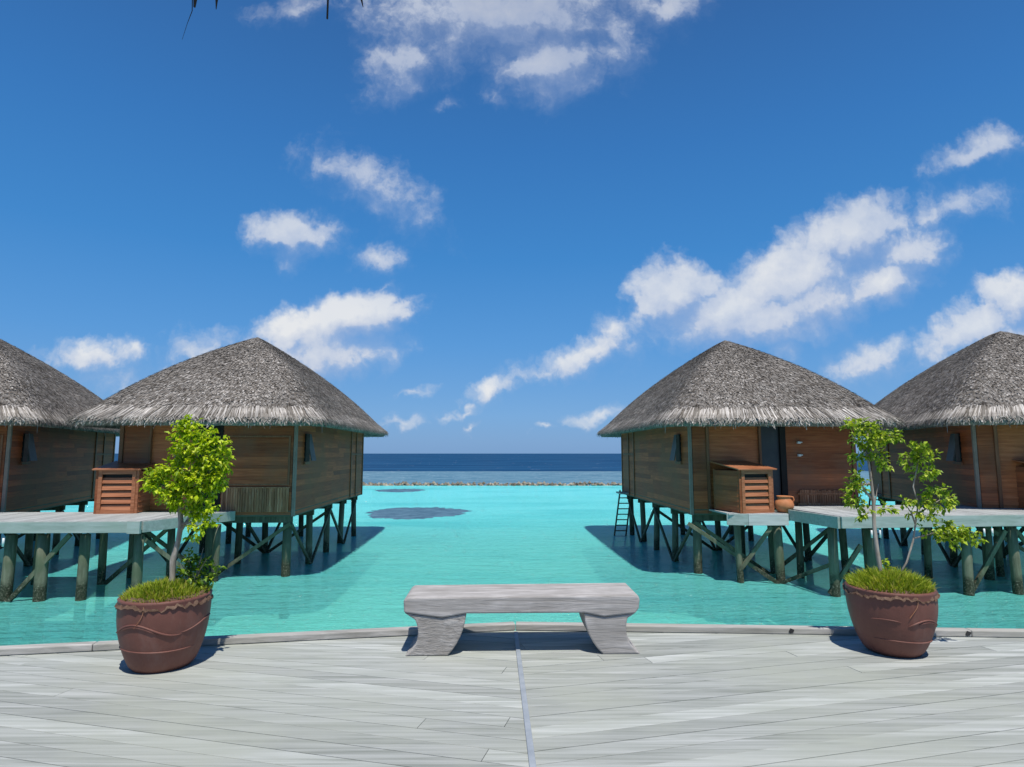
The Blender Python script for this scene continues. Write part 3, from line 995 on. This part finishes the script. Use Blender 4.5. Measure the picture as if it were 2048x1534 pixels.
def thatch_meshes():
    if _thatch:
        return _thatch
    rg = random.Random(5)
    mb = MB()
    NA, NU = 96, 22
    for j in range(NU + 1):
        for i in range(NA):
            mb.v.append(tuple(roof_point(4 * i / NA, j / NU * .995)))
    for j in range(NU):
        for i in range(NA):
            i2 = (i + 1) % NA
            mb.f.append((j * NA + i, j * NA + i2, (j + 1) * NA + i2, (j + 1) * NA + i))
    mb.f.append(tuple(NU * NA + i for i in range(NA)))
    # inner lining, 12 cm below
    o = len(mb.v)
    for j in (0, 8, 16, NU):
        for i in range(NA):
            p = roof_point(4 * i / NA, j / NU * .995)
            c = Vector((HW / 2, HD / 2, p.z))
            p = p + (c - p).normalized() * .10
            mb.v.append((p.x, p.y, p.z - .16))
    for j in range(3):
        for i in range(NA):
            i2 = (i + 1) % NA
            mb.f.append((o + j * NA + i, o + (j + 1) * NA + i, o + (j + 1) * NA + i2, o + j * NA + i2))
    for i in range(NA):
        i2 = (i + 1) % NA
        mb.f.append((i, o + i, o + i2, i2))
    _thatch['roof'] = mb
    # tufts laid in courses
    mt = MB()
    rows = 84
    for j in range(rows):
        u = (j + .3) / rows * .985
        per = 0
        steps = 240
        prev = roof_point(0, u)
        cum = [0]
        for k in range(1, steps + 1):
            q = roof_point(4 * k / steps % 4, u)
            per += (q - prev).length
            cum.append(per)
            prev = q
        n = max(6, int(per / .058))
        kk = 0
        for i in range(n):
            tgt = (i + rg.uniform(.1, .9)) / n * per
            while kk < steps - 1 and cum[kk + 1] < tgt:
                kk += 1
            fr = (tgt - cum[kk]) / max(1e-6, cum[kk + 1] - cum[kk])
            a = 4 * (kk + fr) / steps % 4
            uu = min(.985, max(.0, u + rg.uniform(-.012, .012)))
            p = roof_point(a, uu)
            up = (roof_point(a, min(uu + .03, .999)) - p).normalized()
            al = (roof_point((a + .02) % 4, uu) - p)
            if al.length < 1e-5:
                continue
            al.normalize()
            nm = al.cross(up).normalized()
            if nm.z < 0:
                nm = -nm
            L = rg.uniform(.07, .15)
            w = rg.uniform(.012, .030)
            dn = (-up + al * rg.uniform(-.35, .35)).normalized()
            b0 = p + nm * .004
            tip = p + dn * L + nm * rg.uniform(.004, .030)
            mt.add([b0 - al * w, b0 + al * w, tip + al * w * .6, tip - al * w * .6], [(0, 1, 2, 3)])
    _thatch['tufts'] = mt
    # fringe at the eave: bleached straw lying over the edge and drooping
    mf = MB()
    per_n = 1700
    for lay in range(4):
        for i in range(per_n):
            a = (4 * (i + rg.uniform(0, 1)) / per_n) % 4
            rag = .5 + .5 * sin(a * 37 + 1.3 * sin(a * 11)) * sin(a * 83 + lay)
            u0 = .022 + .014 * lay + rg.uniform(-.022, .022)
            p = roof_point(a, max(.004, u0))
            e = roof_point(a, 0)
            up = (roof_point(a, .05) - e).normalized()
            al = (roof_point((a + .02) % 4, 0) - e).normalized()
            out = -Vector((up.x, up.y, 0)).normalized()
            nm = al.cross(up).normalized()
            if nm.z < 0:
                nm = -nm
            L = rg.uniform(.08, .20) * (.75 + .5 * rag) * (1.0 - .12 * lay)
            if rg.random() < .08:
                L *= 1.45
            w = rg.uniform(.006, .019)
            sk = rg.uniform(-.09, .09)
            b0 = p + nm * rg.uniform(.008, .03)
            mid = e + nm * (.02 + .012 * lay + rg.uniform(0, .03)) + out * rg.uniform(0, .05) + al * sk * .6
            tip = mid + Vector((0, 0, -L)) + out * rg.uniform(.0, .15) + al * (sk + rg.uniform(-.08, .08))
            mf.add([b0 - al * w, b0 + al * w, mid + al * w, mid - al * w, tip + al * w * .3, tip - al * w * .3], [(0, 1, 2, 3), (3, 2, 4, 5)])
    _thatch['fringe'] = mf
    return _thatch


def siding(mb, ax, p0, p1, fixed, z0, z1, out, step=.145, rg=random):
    """lapped boards on a wall running along axis ax ('x' or 'y'); out = +1/-1 outward along the other axis"""
    z = z0
    while z < z1 - .01:
        zz = min(z + step, z1)
        cuts = [p0]
        while cuts[-1] + 2.0 < p1 - .8:
            cuts.append(cuts[-1] + rg.uniform(1.6, 2.8))
        cuts.append(p1)
        cuts = [c for c in cuts if c < p1] + [p1]
        for a, b in zip(cuts[:-1], cuts[1:]):
            o0, o1 = fixed + out * .030, fixed + out * .012
            ins = fixed - out * .03
            if ax == 'x':
                vs = [(a, o0, z), (b - .003, o0, z), (b - .003, o1, zz), (a, o1, zz), (a, ins, z), (b - .003, ins, z), (b - .003, ins, zz), (a, ins, zz)]
            else:
                vs = [(o0, a, z), (o0, b - .003, z), (o1, b - .003, zz), (o1, a, zz), (ins, a, z), (ins, b - .003, z), (ins, b - .003, zz), (ins, a, zz)]
            mb.add(vs, [(0, 1, 2, 3), (7, 6, 5, 4), (0, 4, 5, 1), (1, 5, 6, 2), (2, 6, 7, 3), (3, 7, 4, 0)])
        z = zz


def hut(label, loc, rz, fx, kind):
    """local frame: inner wall on x=0, near wall on y=0; fx=-1 mirrors in x"""
    t = thing('water_hut', label, 'hut', loc, rz, 'thatched huts on stilts')
    rg = random.Random(40 + kind)

    def B(mb, name, mat, parent=t, **k):
        return mb.build(name, mat, parent, flipx=fx, **k)
    th = thatch_meshes()
    rf = B(th['roof'], 'roof', M['roof'], smooth=True)
    B(th['tufts'], 'thatch', M['thatch'], rf, recalc=False)
    B(th['fringe'], 'eave_fringe', M['fringe'], rf, recalc=False)
    # floor
    mb = MB()
    mb.box(-.02, HW + .02, -.02, HD + .02, -.16, -.01)
    B(mb, 'floor', M['beam'])
    mb = MB()
    for y in (.15, 2.2, 4.4, 6.5, 8.4):
        mb.beam((.06, y, -.25), (HW - .06, y, -.25), .12, .17)
    B(mb, 'floor_beam', M['pile_far'])
    ZT = HH + .45
    # side walls and back wall
    mb = MB()
    siding(mb, 'y', .06, HD - .06, 0.0, -.12, ZT, -1, .15, rg)
    B(mb, 'wall', M['wall_side'])
    mb = MB()
    siding(mb, 'y', .06, HD - .06, HW, -.12, ZT, 1, .15, rg)
    B(mb, 'wall', M['wall_side'])
    mb = MB()
    siding(mb, 'x', .06, HW - .06, HD, -.12, ZT, 1, .15, rg)
    B(mb, 'wall', M['wall_side'])
    # near wall in fields
    if kind == 1:      # door type: strip, orange field, door, plain field
        mb = MB()
        siding(mb, 'x', .06, .44, 0, -.12, ZT, -1, .15, rg)
        B(mb, 'wall', M['wall'])
        mb = MB()
        siding(mb, 'x', 2.68, HW - .06, 0, -.12, ZT, -1, .15, rg)
        B(mb, 'wall', M['wall'])
        mb = MB()
        siding(mb, 'x', .52, 1.92, .05, -.12, ZT, -1, .15, rg)
        B(mb, 'panel', M['orange'])
        mb = MB()
        mb.box(.44, .52, -.06, .10, -.12, ZT)
        mb.box(1.92, 1.98, -.05, .10, -.02, ZT)
        B(mb, 'door_post', M['trim'])
        mb = MB()
        mb.box(2.52, 2.68, -.02, .12, -.02, ZT)
        B(mb, 'door_jamb', M['dark'])
        mb = MB()
        mb.box(1.985, 2.515, .05, .09, 0, ZT - .05)
        d = B(mb, 'door', M['door'])
        mb = MB()
        mb.tube([(2.08, .045, .95), (2.08, .0, .95), (2.08, .0, 1.10), (2.08, .045, 1.10)], .012, 6)
        B(mb, 'handle', M['metal'], d)
        mb = MB()
        x = 2.98
        while x < 4.28:
            w = rg.uniform(.05, .085)
            mb.box(x, x + w - .012, -.075, -.045, .02, .50 + rg.uniform(-.02, .02))
            x += w
        mb.box(2.92, 4.36, -.085, -.075, .10, .15)
        mb.box(2.92, 4.36, -.085, -.075, .38, .43)
        B(mb, 'skirt_panel', M['lattice'])
        for z in (1.45, 1.80):
            mb = MB()
            mb.box(2.98, 3.06, -.10, -.03, z - .03, z + .03)
            mb.tube([(3.0, -.09, z), (3.10, -.10, z + .01)], .018, 8)
            B(mb, 'wall_lamp', M['pipe'], bevel=.008)
        mb = MB()
        mb.beam((2.75, -.09, .03), (HW, -.09, .03), .035, .03)
        B(mb, 'rail', M['lattice'])
    else:              # panel type: framed panel near the corner, dark door, orange field
        mb = MB()
        siding(mb, 'x', .06, 1.92, 0, -.12, ZT, -1, .15, rg)
        B(mb, 'wall', M['wall'])
        mb = MB()
        siding(mb, 'x', 3.85, HW - .06, 0, -.12, ZT, -1, .15, rg)
        B(mb, 'wall', M['wall'])
        mb = MB()
        siding(mb, 'x', 2.62, 3.80, .05, -.12, ZT, -1, .15, rg)
        B(mb, 'panel', M['orange'])
        mb = MB()
        mb.box(2.56, 2.62, -.05, .10, -.02, ZT)
        mb.box(3.80, 3.85, -.05, .10, -.02, ZT)
        B(mb, 'door_post', M['trim'])
        mb = MB()
        mb.box(1.98, 2.56, .04, .09, 0, ZT - .05)
        d = B(mb, 'door', M['dark'])
        mb = MB()
        mb.box(1.92, 1.98, -.04, .10, -.02, ZT)
        B(mb, 'door_jamb', M['dark'])
        mb = MB()
        for (a, b, c, e) in ((.12, 1.86, 1.93, 1.98), (.12, .17, .70, 1.93), (1.81, 1.86, .70, 1.93), (.12, 1.86, .66, .70)):
            mb.box(a, b, -.055, -.03, c, e)
        B(mb, 'window_frame', M['trim'])
        mb = MB()
        siding(mb, 'x', .172, 1.808, -.03, .70, 1.93, -1, .10, rg)
        B(mb, 'shutter', M['wall'])
        mb = MB()
        x = .12
        while x < 1.86:
            w = rg.uniform(.05, .085)
            mb.box(x, x + w - .010, -.075, -.045, -.04, .60)
            x += w
        for q in (.5, .95, 1.40):
            mb.box(q, q + .03, -.09, -.078, -.04, .5)
        mb.box(.08, 1.90, -.088, -.076, .585, .615)
        B(mb, 'skirt_panel', M['lattice'])
    # trims
    for (x, y, m) in ((0, 0, 'pale_trim'), (HW, 0, 'trim'), (0, HD, 'trim'), (HW, HD, 'trim')):
        mb = MB()
        w = .04 if (x, y) == (0, 0) else .05
        mb.box(x - w, x + w, y - w, y + w, -.16, HH + .3)
        B(mb, 'corner_post', M[m])
    # awning window high on the inner wall
    yw = .95
    mb = MB()
    mb.box(-.045, -.02, yw - .22, yw + .22, 1.28, 2.05)
    wn = B(mb, 'window', M['dark'])
    mb = MB()
    mb.beam((-.07, yw - .22, 1.66), (-.17, yw - .22, 1.66), .03, .77)
    mb.add([(-.06, yw - .22, 2.05), (-.06, yw + .22, 2.05), (-.22, yw + .22, 1.30), (-.22, yw - .22, 1.30), (-.085, yw - .22, 2.05), (-.085, yw + .22, 2.05), (-.245, yw + .22, 1.30), (-.245, yw - .22, 1.30)],
           [(0, 1, 2, 3), (7, 6, 5, 4), (0, 4, 5, 1), (1, 5, 6, 2), (2, 6, 7, 3), (3, 7, 4, 0)])
    B(mb, 'shutter', M['shutter'], wn)
    mb = MB()
    mb.box(-.07, -.028, yw - .27, yw + .27, 1.20, 1.27)
    B(mb, 'sill', M['trim'], wn)
    # far bay: posts and rail on the inner wall
    mb = MB()
    for y in (6.6, 7.5):
        mb.box(-.055, -.02, y, y + .09, -.12, HH + .1)
    mb.box(-.052, -.03, 6.69, 7.5, 1.45, 1.50)
    mb.box(-.052, -.03, 7.59, 8.54, 1.45, 1.50)
    B(mb, 'bay_frame', M['trim'])
    # under-floor structure
    ys = [.22, 2.25, 4.35, 6.45, 8.35]
    xs = [.20, 2.25, 4.25]
    for i, x in enumerate(xs):
        for j, y in enumerate(ys):
            mb = MB()
            w = .25 if (i == 0 and j == 0) else .21
            jx, jy = rg.uniform(-.05, .05), rg.uniform(-.05, .05)
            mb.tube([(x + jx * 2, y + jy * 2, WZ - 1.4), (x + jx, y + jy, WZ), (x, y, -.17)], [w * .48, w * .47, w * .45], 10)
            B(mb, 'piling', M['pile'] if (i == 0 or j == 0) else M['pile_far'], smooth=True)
    bz = [((.20, .22), (.20, 2.25), 0), ((.20, 4.35), (.20, 2.25), 0), ((.20, 4.35), (.20, 6.45), 0), ((.20, 8.35), (.20, 6.45), 0),
          ((.20, .22), (2.25, .22), 1), ((4.25, .22), (2.25, .22), 1), ((2.25, 2.25), (2.25, 4.35), 0), ((2.25, 6.45), (2.25, 4.35), 0), ((4.25, .22), (4.25, 2.25), 0),
          ((4.25, 4.35), (4.25, 2.25), 0), ((.20, 4.35), (2.25, 4.35), 0), ((4.25, 4.35), (2.25, 4.35), 0)]
    for (a, b, m) in bz:
        mb = MB()
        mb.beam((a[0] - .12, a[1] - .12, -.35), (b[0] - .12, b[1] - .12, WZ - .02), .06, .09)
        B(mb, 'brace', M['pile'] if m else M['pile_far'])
    if kind == 1:      # ladder at the far inner corner
        ld = MB()
        for x in (-.62, -.16):
            ld.beam((x + .34, 8.1, .05), (x, 8.1, WZ - .5), .05, .07)
        lo = B(ld, 'ladder', M['pile_far'])
        for k in range(9):
            z = -.05 - k * .215
            s = (.05 - z) / (.05 - (WZ - .5)) * .34
            mb = MB()
            mb.beam((-.30 - s + .02, 8.1, z), (.16 - s + .02, 8.1, z), .045, .04)
            B(mb, 'rung', M['pile_far'], lo)
        mb = MB()
        mb.box(-.36, -.03, 7.7, 8.55, -.10, -.04)
        B(mb, 'ladder_landing', M['walk'])
    return t


def cabinet(label, loc, rz):
    """slatted timber cupboard with a slanting lid; local origin at the near bottom corner"""
    t = thing('cabinet', label, 'cabinet', loc, rz, 'louvred wooden cabinets on the porches')
    W, D = .96, 1.15
    zf, zb = 1.08, 1.27
    mb = MB()
    siding(mb, 'y', .06, D - .06, 0, 0.02, zf - .02, -1, .13)
    mb.box(-.02, .045, 0, .06, 0, zf)
    mb.box(-.02, .045, D - .06, D, 0, zf)
    mb.build('side_panel', M['wall'], t)
    mb = MB()
    siding(mb, 'y', .06, D - .06, W, 0.02, zf - .02, 1, .13)
    mb.box(W - .045, W + .02, 0, .06, 0, zf)
    mb.box(W - .045, W + .02, D - .06, D, 0, zf)
    mb.build('side_panel', M['cabinet'], t)
    mb = MB()
    mb.box(.05, W - .05, D - .05, D - .01, 0, zf)
    mb.build('back_panel', M['wall'], t)
    mb = MB()
    for x in (.0, W - .13):
        mb.box(x + .0455 * (x == 0), x + .13 - .0455 * (x != 0), -.02, .03, 0.0, zf)
    mb.box(.13, W - .13, -.015, .03, zf - .10, zf)
    mb.box(.13, W - .13, -.015, .03, .0, .08)
    dr = mb.build('door', M['cabinet'], t)
    mb = MB()
    z = .085
    while z < zf - .2:
        mb.add([(.135, -.012, z), (W - .135, -.012, z), (W - .135, .035, z + .135), (.135, .035, z + .135), (.135, .008, z - .012), (W - .135, .008, z - .012), (W - .135, .055, z + .123), (.135, .055, z + .123)],
               [(0, 1, 2, 3), (7, 6, 5, 4), (0, 4, 5, 1), (1, 5, 6, 2), (2, 6, 7, 3), (3, 7, 4, 0)])
        z += .168
    mb.build('louvre', M['cabinet'], dr)
    mb = MB()
    mb.box(.14, W - .14, .07, .10, .05, zf - .05)
    mb.build('lining', M['dark'], t)
    mb = MB()
    mb.add([(-.09, -.09, zf - .0), (W + .09, -.09, zf), (W + .09, D + .04, zb), (-.09, D + .04, zb), (-.09, -.09, zf + .035), (W + .09, -.09, zf + .035), (W + .09, D + .04, zb + .035), (-.09, D + .04, zb + .035)],
           [(0, 3, 2, 1), (4, 5, 6, 7), (0, 1, 5, 4), (1, 2, 6, 5), (2, 3, 7, 6), (3, 0, 4, 7)])
    mb.build('lid', M['cabinet'], t, bevel=.006)
    return t


hR = hut('thatched hut with dark door, ladder and clay jar, beside the sparse tree', (4.90, 17.3, 0), R(2.0), 1, 1)
hL = hut('thatched hut on stilts standing directly behind the bushy tree', (-5.82, 16.9, 0), R(2.0), -1, 0)
hFR = copy_tree(hR)
hFR.location = (12.15, 16.5, 0)
hFR.rotation_euler = (0, 0, R(-14))
hFR['label'] = 'thatched hut cut off by the frame beyond the curving sapling'
hFL = copy_tree(hL)
hFL.location = (-13.3, 16.6, 0)
hFL.rotation_euler = (0, 0, R(17))
hFL['label'] = 'thatched hut cut off by the frame beyond the bushy tree'

cR = cabinet('slatted orange cabinet with sloping lid next to the clay jar', (5.76, 15.98, 0), R(15))
cL = copy_tree(cR)
cL.location = (-10.42, 15.85, 0)
cL.rotation_euler = (0, 0, R(9))
cL['label'] = 'slatted orange cabinet with sloping lid beside the bushy tree'
cF = copy_tree(cR)
cF.location = (13.1, 15.55, .1)
cF.rotation_euler = (0, 0, R(4))
cF['label'] = 'slatted orange cabinet cut off by the frame, beyond the sapling'

# clay jar
jr = thing('clay_jar', 'round orange clay jar standing beside the slatted cabinet', 'jar', (6.97, 16.25, .0))
mb = MB()
mb.lathe([(.10, 0), (.17, .04), (.225, .13), (.235, .21), (.20, .30), (.155, .345), (.150, .37), (.175, .40), (.180, .42), (.165, .42), (.135, .38), (.13, .30)], 32, 0, close=False)
mb.f.append(tuple(range(31, -1, -1)))
mb.build('jar_body', M['jar'], jr, smooth=True)
for s in (1,):
    mb = MB()
    mb.tube([(.165 * s, 0, .40), (.235 * s, 0, .385), (.255 * s, 0, .32), (.215 * s, 0, .25)], .022, 8)
    mb.build('handle', M['jar'], jr, smooth=True)


# ------------------------------------------------------------------ boardwalks
def strip(mb, fa, fb, ba, bb, n, z, th=.04, gap=.006):
    fa, fb, ba, bb = map(Vector, (fa, fb, ba, bb))
    for i in range(n):
        a, b = i / n, (i + 1) / n - gap / max(.01, (fb - fa).length)
        p = [fa.lerp(fb, a), fa.lerp(fb, b), ba.lerp(bb, b), ba.lerp(bb, a)]
        mb.prism([(q.x, q.y) for q in p], z - th, z)


def board(t, a, b, z0, z1, mat, th=.05, name='fascia'):
    a, b = Vector((*a, 0)), Vector((*b, 0))
    mb = MB()
    mb.beam(a + Vector((0, 0, (z0 + z1) / 2)), b + Vector((0, 0, (z0 + z1) / 2)), th, z1 - z0)
    return mb.build(name, mat, t, bevel=.006)


def posts(t, spots, z, mats=('pile',), r=.112):
    rg = random.Random(len(spots))
    for i, (x, y, rr) in enumerate(spots):
        mb = MB()
        lean = rg.uniform(-.05, .05)
        mb.tube([(x + lean * 2, y, WZ - 1.4), (x + lean, y, WZ), (x + lean * .5, y, (WZ + z) / 2), (x, y, z - .05)], [r * rr * 1.05, r * rr * 1.02, r * rr, r * rr * .97], 12)
        mb.build('piling', M[mats[i % len(mats)]], t, smooth=True)


def braces(t, prs, mat='pile', w=.07):
    for (a, b) in prs:
        mb = MB()
        mb.beam(a, b, w, w * 1.3)
        mb.build('brace', M[mat], t)


wl = thing('boardwalk', 'grey timber boardwalk on pilings passing behind the bushy tree', 'boardwalk', (0, 0, 0), 0, 'boardwalks to the huts')
mb = MB()
strip(mb, (-22, 13.75), (-8.30, 14.20), (-22, 16.4), (-8.30, 16.35), 100, 0)
strip(mb, (-8.30, 14.20), (-7.35, 16.72), (-8.32, 16.36), (-8.32, 16.75), 20, 0)
mb.build('decking', M['walk'], wl)
board(wl, (-22, 13.72), (-8.27, 14.17), -.25, -.005, M['fascia'], .06)
board(wl, (-8.24, 14.20), (-7.30, 16.72), -.25, -.005, M['fascia'], .06)
mb = MB()
mb.box(-8.50, -8.22, 14.06, 14.13, -.26, .004)
mb.build('end_block', M['fascia'], wl)
mb = MB()
for y in (14.5, 15.9):
    mb.beam((-22, y - .2, -.15), (-8.5, y + .15, -.15), .1, .2)
mb.build('joist', M['pile_far'], wl)
posts(wl, [(-8.42, 14.42, .95), (-9.62, 14.40, .95), (-10.5, 14.32, 1.1), (-11.25, 14.36, 1.05), (-13.3, 14.0, 1.0), (-8.6, 16.1, .8), (-10.3, 16.1, .8), (-11.9, 16.1, .8), (-13.6, 16.0, .8), (-7.6, 16.45, .8)],
      -.26, ('pile', 'pile', 'pile', 'pile', 'pile', 'pile_far'))
braces(wl, [((-9.9, 14.3, -.3), (-11.3, 14.25, WZ - .2)), ((-8.4, 14.4, -.35), (-7.3, 15.6, WZ)), ((-12.9, 14.0, -.3), (-11.6, 14.1, WZ + .1)), ((-8.6, 16.1, -.3), (-10.2, 16.1, WZ))])
for x in (-10.88, -11.08):
    mb = MB()
    mb.tube([(x, 13.66, -.30), (x, 13.66, -.48)], .022, 8)
    mb.build('drain_pipe', M['pipe'], wl, smooth=True)
mb = MB()
mb.tube([(-13.05, 16.0, 0), (-13.05, 16.0, .10)], .02, 8)
mb.lathe([(.0, 0), (.0, 0)], 3, close=False)
lp = mb.build('path_light', M['pipe'], wl)
mb = MB()
mb.tube([(-13.05, 16.0, .09), (-13.05, 16.0, .115), (-13.05, 16.0, .14)], [.09, .085, .02], 12)
mb.build('lamp_cap', M['pipe'], lp)

ZR = .10
wr = thing('boardwalk', 'grey timber boardwalk on pilings passing behind the sparse tree', 'boardwalk', (0, 0, 0), 0, 'boardwalks to the huts')
mb = MB()
strip(mb, (7.36, 14.24), (22, 15.8), (7.0, 17.1), (22, 18.2), 104, ZR)
mb.build('decking', M['walk'], wr)
board(wr, (7.35, 14.21), (22, 15.77), ZR - .26, ZR - .005, M['fascia'], .06)
board(wr, (7.31, 14.23), (6.98, 16.0), ZR - .27, ZR - .005, M['fascia'], .06)
mb = MB()
mb.box(7.36, 22, 14.9, 15.0, -.20, .03)
mb.box(7.2, 22, 16.6, 16.7, -.20, .03)
mb.build('joist', M['pile_far'], wr)
posts(wr, [(7.42, 14.78, .95), (8.3, 14.75, .95), (10.6, 14.9, .95), (11.75, 15.0, .95), (13.3, 15.3, .95), (7.6, 16.9, .8), (9.3, 16.8, .8), (11.0, 16.9, .8), (13.0, 17.1, .8)], ZR - .26,
      ('pile', 'pile', 'pile', 'pile', 'pile', 'pile_far'))
braces(wr, [((7.35, 14.75, -.28), (8.2, 16.3, WZ + .5)), ((8.05, 14.75, -.6), (7.28, 14.78, WZ + .05)), ((11.6, 15.0, -.3), (10.6, 15.0, WZ - .1)), ((11.85, 15.0, -.3), (13.2, 15.3, WZ))])
for x in (8.02, 8.22, 10.75, 10.95):
    mb = MB()
    y = 14.15 + (x - 7.36) * .107
    mb.tube([(x, y, ZR - .3), (x, y, ZR - .47)], .02, 8)
    mb.build('drain_pipe', M['pipe'], wr, smooth=True)

# porch of the hut with the door
po = thing('porch', 'pale timber porch under the clay jar and the slatted cabinet', 'porch', (0, 0, 0))
mb = MB()
strip(mb, (5.45, 15.98), (6.95, 16.02), (5.35, 17.25), (6.95, 17.25), 11, 0)
strip(mb, (6.98, 17.12), (9.5, 17.12), (6.98, 17.26), (9.5, 17.28), 16, .0)
mb.build('decking', M['walk'], po)
board(po, (5.92, 15.94), (6.93, 15.96), -.29, -.005, M['pale_fascia'], .06)
board(po, (5.42, 16.06), (5.92, 15.94), -.29, -.005, M['fascia'], .06)
posts(po, [(5.75, 16.3, .75), (6.75, 16.25, 1.0)], 0, ('pile',))
braces(po, [((5.8, 16.25, WZ + .35), (6.6, 16.2, -.35)), ((6.75, 16.2, WZ), (7.6, 15.2, WZ + .65)), ((4.7, 17.0, -.35), (6.7, 16.15, WZ))])

# ------------------------------------------------------------------ breakwater and coral
rg = random.Random(77)
mb = MB()
x = -95.0
while x < 95:
    for row in range(3):
        w = rg.uniform(.22, .52)
        c = Vector((x + rg.uniform(-.15, .15), 64.2 + row * .35 + rg.uniform(-.2, .2), WZ + (-.12, .06, .12)[row] + rg.uniform(-.10, .10)))
        vs = []
        for k in range(6):
            d = [(1, 0, 0), (-1, 0, 0), (0, 1, 0), (0, -1, 0), (0, 0, 1), (0, 0, -1)][k]
            vs.append(c + Vector(d) * w * rg.uniform(.38, .62))
        mb.add(vs, [(0, 2, 4), (2, 1, 4), (1, 3, 4), (3, 0, 4), (2, 0, 5), (1, 2, 5), (3, 1, 5), (0, 3, 5)])
    x += .27
bw = mb.build('breakwater', M['rock'])
tag(bw, 'low breakwater of rough pale stones between lagoon and open sea', 'breakwater')

for (cx, cy, rx, ry, h, lab, sd_) in ((-5.3, 35.2, 2.95, 3.7, 1.10, 'large oval patch of dark coral in the lagoon', 1), (-9.9, 56.0, 2.3, 2.6, 1.08, 'narrow dark coral patch close to the stone breakwater', 2)):
    rg = random.Random(sd_)
    mb = MB()
    seg, rings = 96, 8
    mb.v.append((cx, cy, WZ + .02))
    ph = [rg.uniform(0, 6) for _ in range(4)]
    for j in range(1, rings + 1):
        u = min(1, j / (rings - 1))
        for k in range(seg):
            a = 2 * pi * k / seg
            e = (1 if j < rings else .80) * (1 + .06 * sin(3 * a + ph[0]) + .04 * sin(7 * a + ph[1]) + .03 * sin(13 * a + ph[2]) + .035 * sin(29 * a + ph[3]) + rg.uniform(-.025, .025))
            z = WZ + .02 - (h if j == rings else 0) - (.04 if j == rings - 1 else 0) + rg.uniform(-.012, .012)
            mb.v.append((cx + rx * u * e * cos(a), cy + ry * u * e * sin(a), z))
    for k in range(seg):
        mb.f.append((0, 1 + k, 1 + (k + 1) % seg))
    for j in range(rings - 1):
        for k in range(seg):
            k2 = (k + 1) % seg
            mb.f.append((1 + j * seg + k, 1 + (j + 1) * seg + k, 1 + (j + 1) * seg + k2, 1 + j * seg + k2))
    tag(mb.build('coral_patch', M['coral'], smooth=True), lab, 'coral', 'coral patches in the lagoon')

# ------------------------------------------------------------------ eave of the roof over the viewer
ev = thing('thatch_eave', 'dark thatch strands hanging from a roof eave overhead', 'eave', (0, 1.7, 2.95))
mb = MB()
mb.add([(-2.4, 0, 0), (2.4, 0, 0), (2.4, -.9, .55), (-2.4, -.9, .55), (-2.4, 0, .12), (2.4, 0, .12), (2.4, -.9, .67), (-2.4, -.9, .67)],
       [(0, 3, 2, 1), (4, 5, 6, 7), (0, 1, 5, 4), (1, 2, 6, 5), (2, 3, 7, 6), (3, 0, 4, 7)])
mb.build('thatch', M['roof'], ev)
rg = random.Random(9)
mb = MB()
for i in range(2600):
    x = rg.uniform(-2.4, 2.4)
    w = rg.uniform(.003, .007)
    z0 = rg.uniform(-.01, .13)
    L = rg.uniform(.05, .09) + max(0, z0) * .8
    y0 = rg.uniform(.002, .02)
    sk = rg.uniform(-.03, .03)
    mb.add([(x - w, y0, z0), (x + w, y0, z0), (x + w + sk * .5, y0 + .012, z0 - L * .6), (x - w + sk * .5, y0 + .012, z0 - L * .6), (x + sk, y0 + rg.uniform(0, .03), z0 - L)], [(0, 1, 2, 3), (3, 2, 4)])
mb.build('eave_fringe', M['thatch'], ev, recalc=False)
for (pts, r) in (([(-.945, 0, .02), (-.938, 0, -.16), (-.950, 0, -.20), (-.962, 0, -.25)], [.002, .0012, .0007, .0004]),
                 ([(-.925, 0, .02), (-.930, 0, -.10), (-.932, 0, -.148)], [.006, .007, .003]), ([(-.870, 0, .02), (-.868, 0, -.12), (-.868, 0, -.155)], [.003, .004, .001]),
                 ([(-.540, 0, .02), (-.541, 0, -.10), (-.541, 0, -.185)], [.003, .003, .0028]), ([(-.452, 0, .02), (-.446, 0, -.11), (-.437, 0, -.148)], [.006, .005, .001])):
    mb = MB()
    mb.tube(pts, r, 6)
    mb.build('strand', M['strand'], ev, smooth=True)
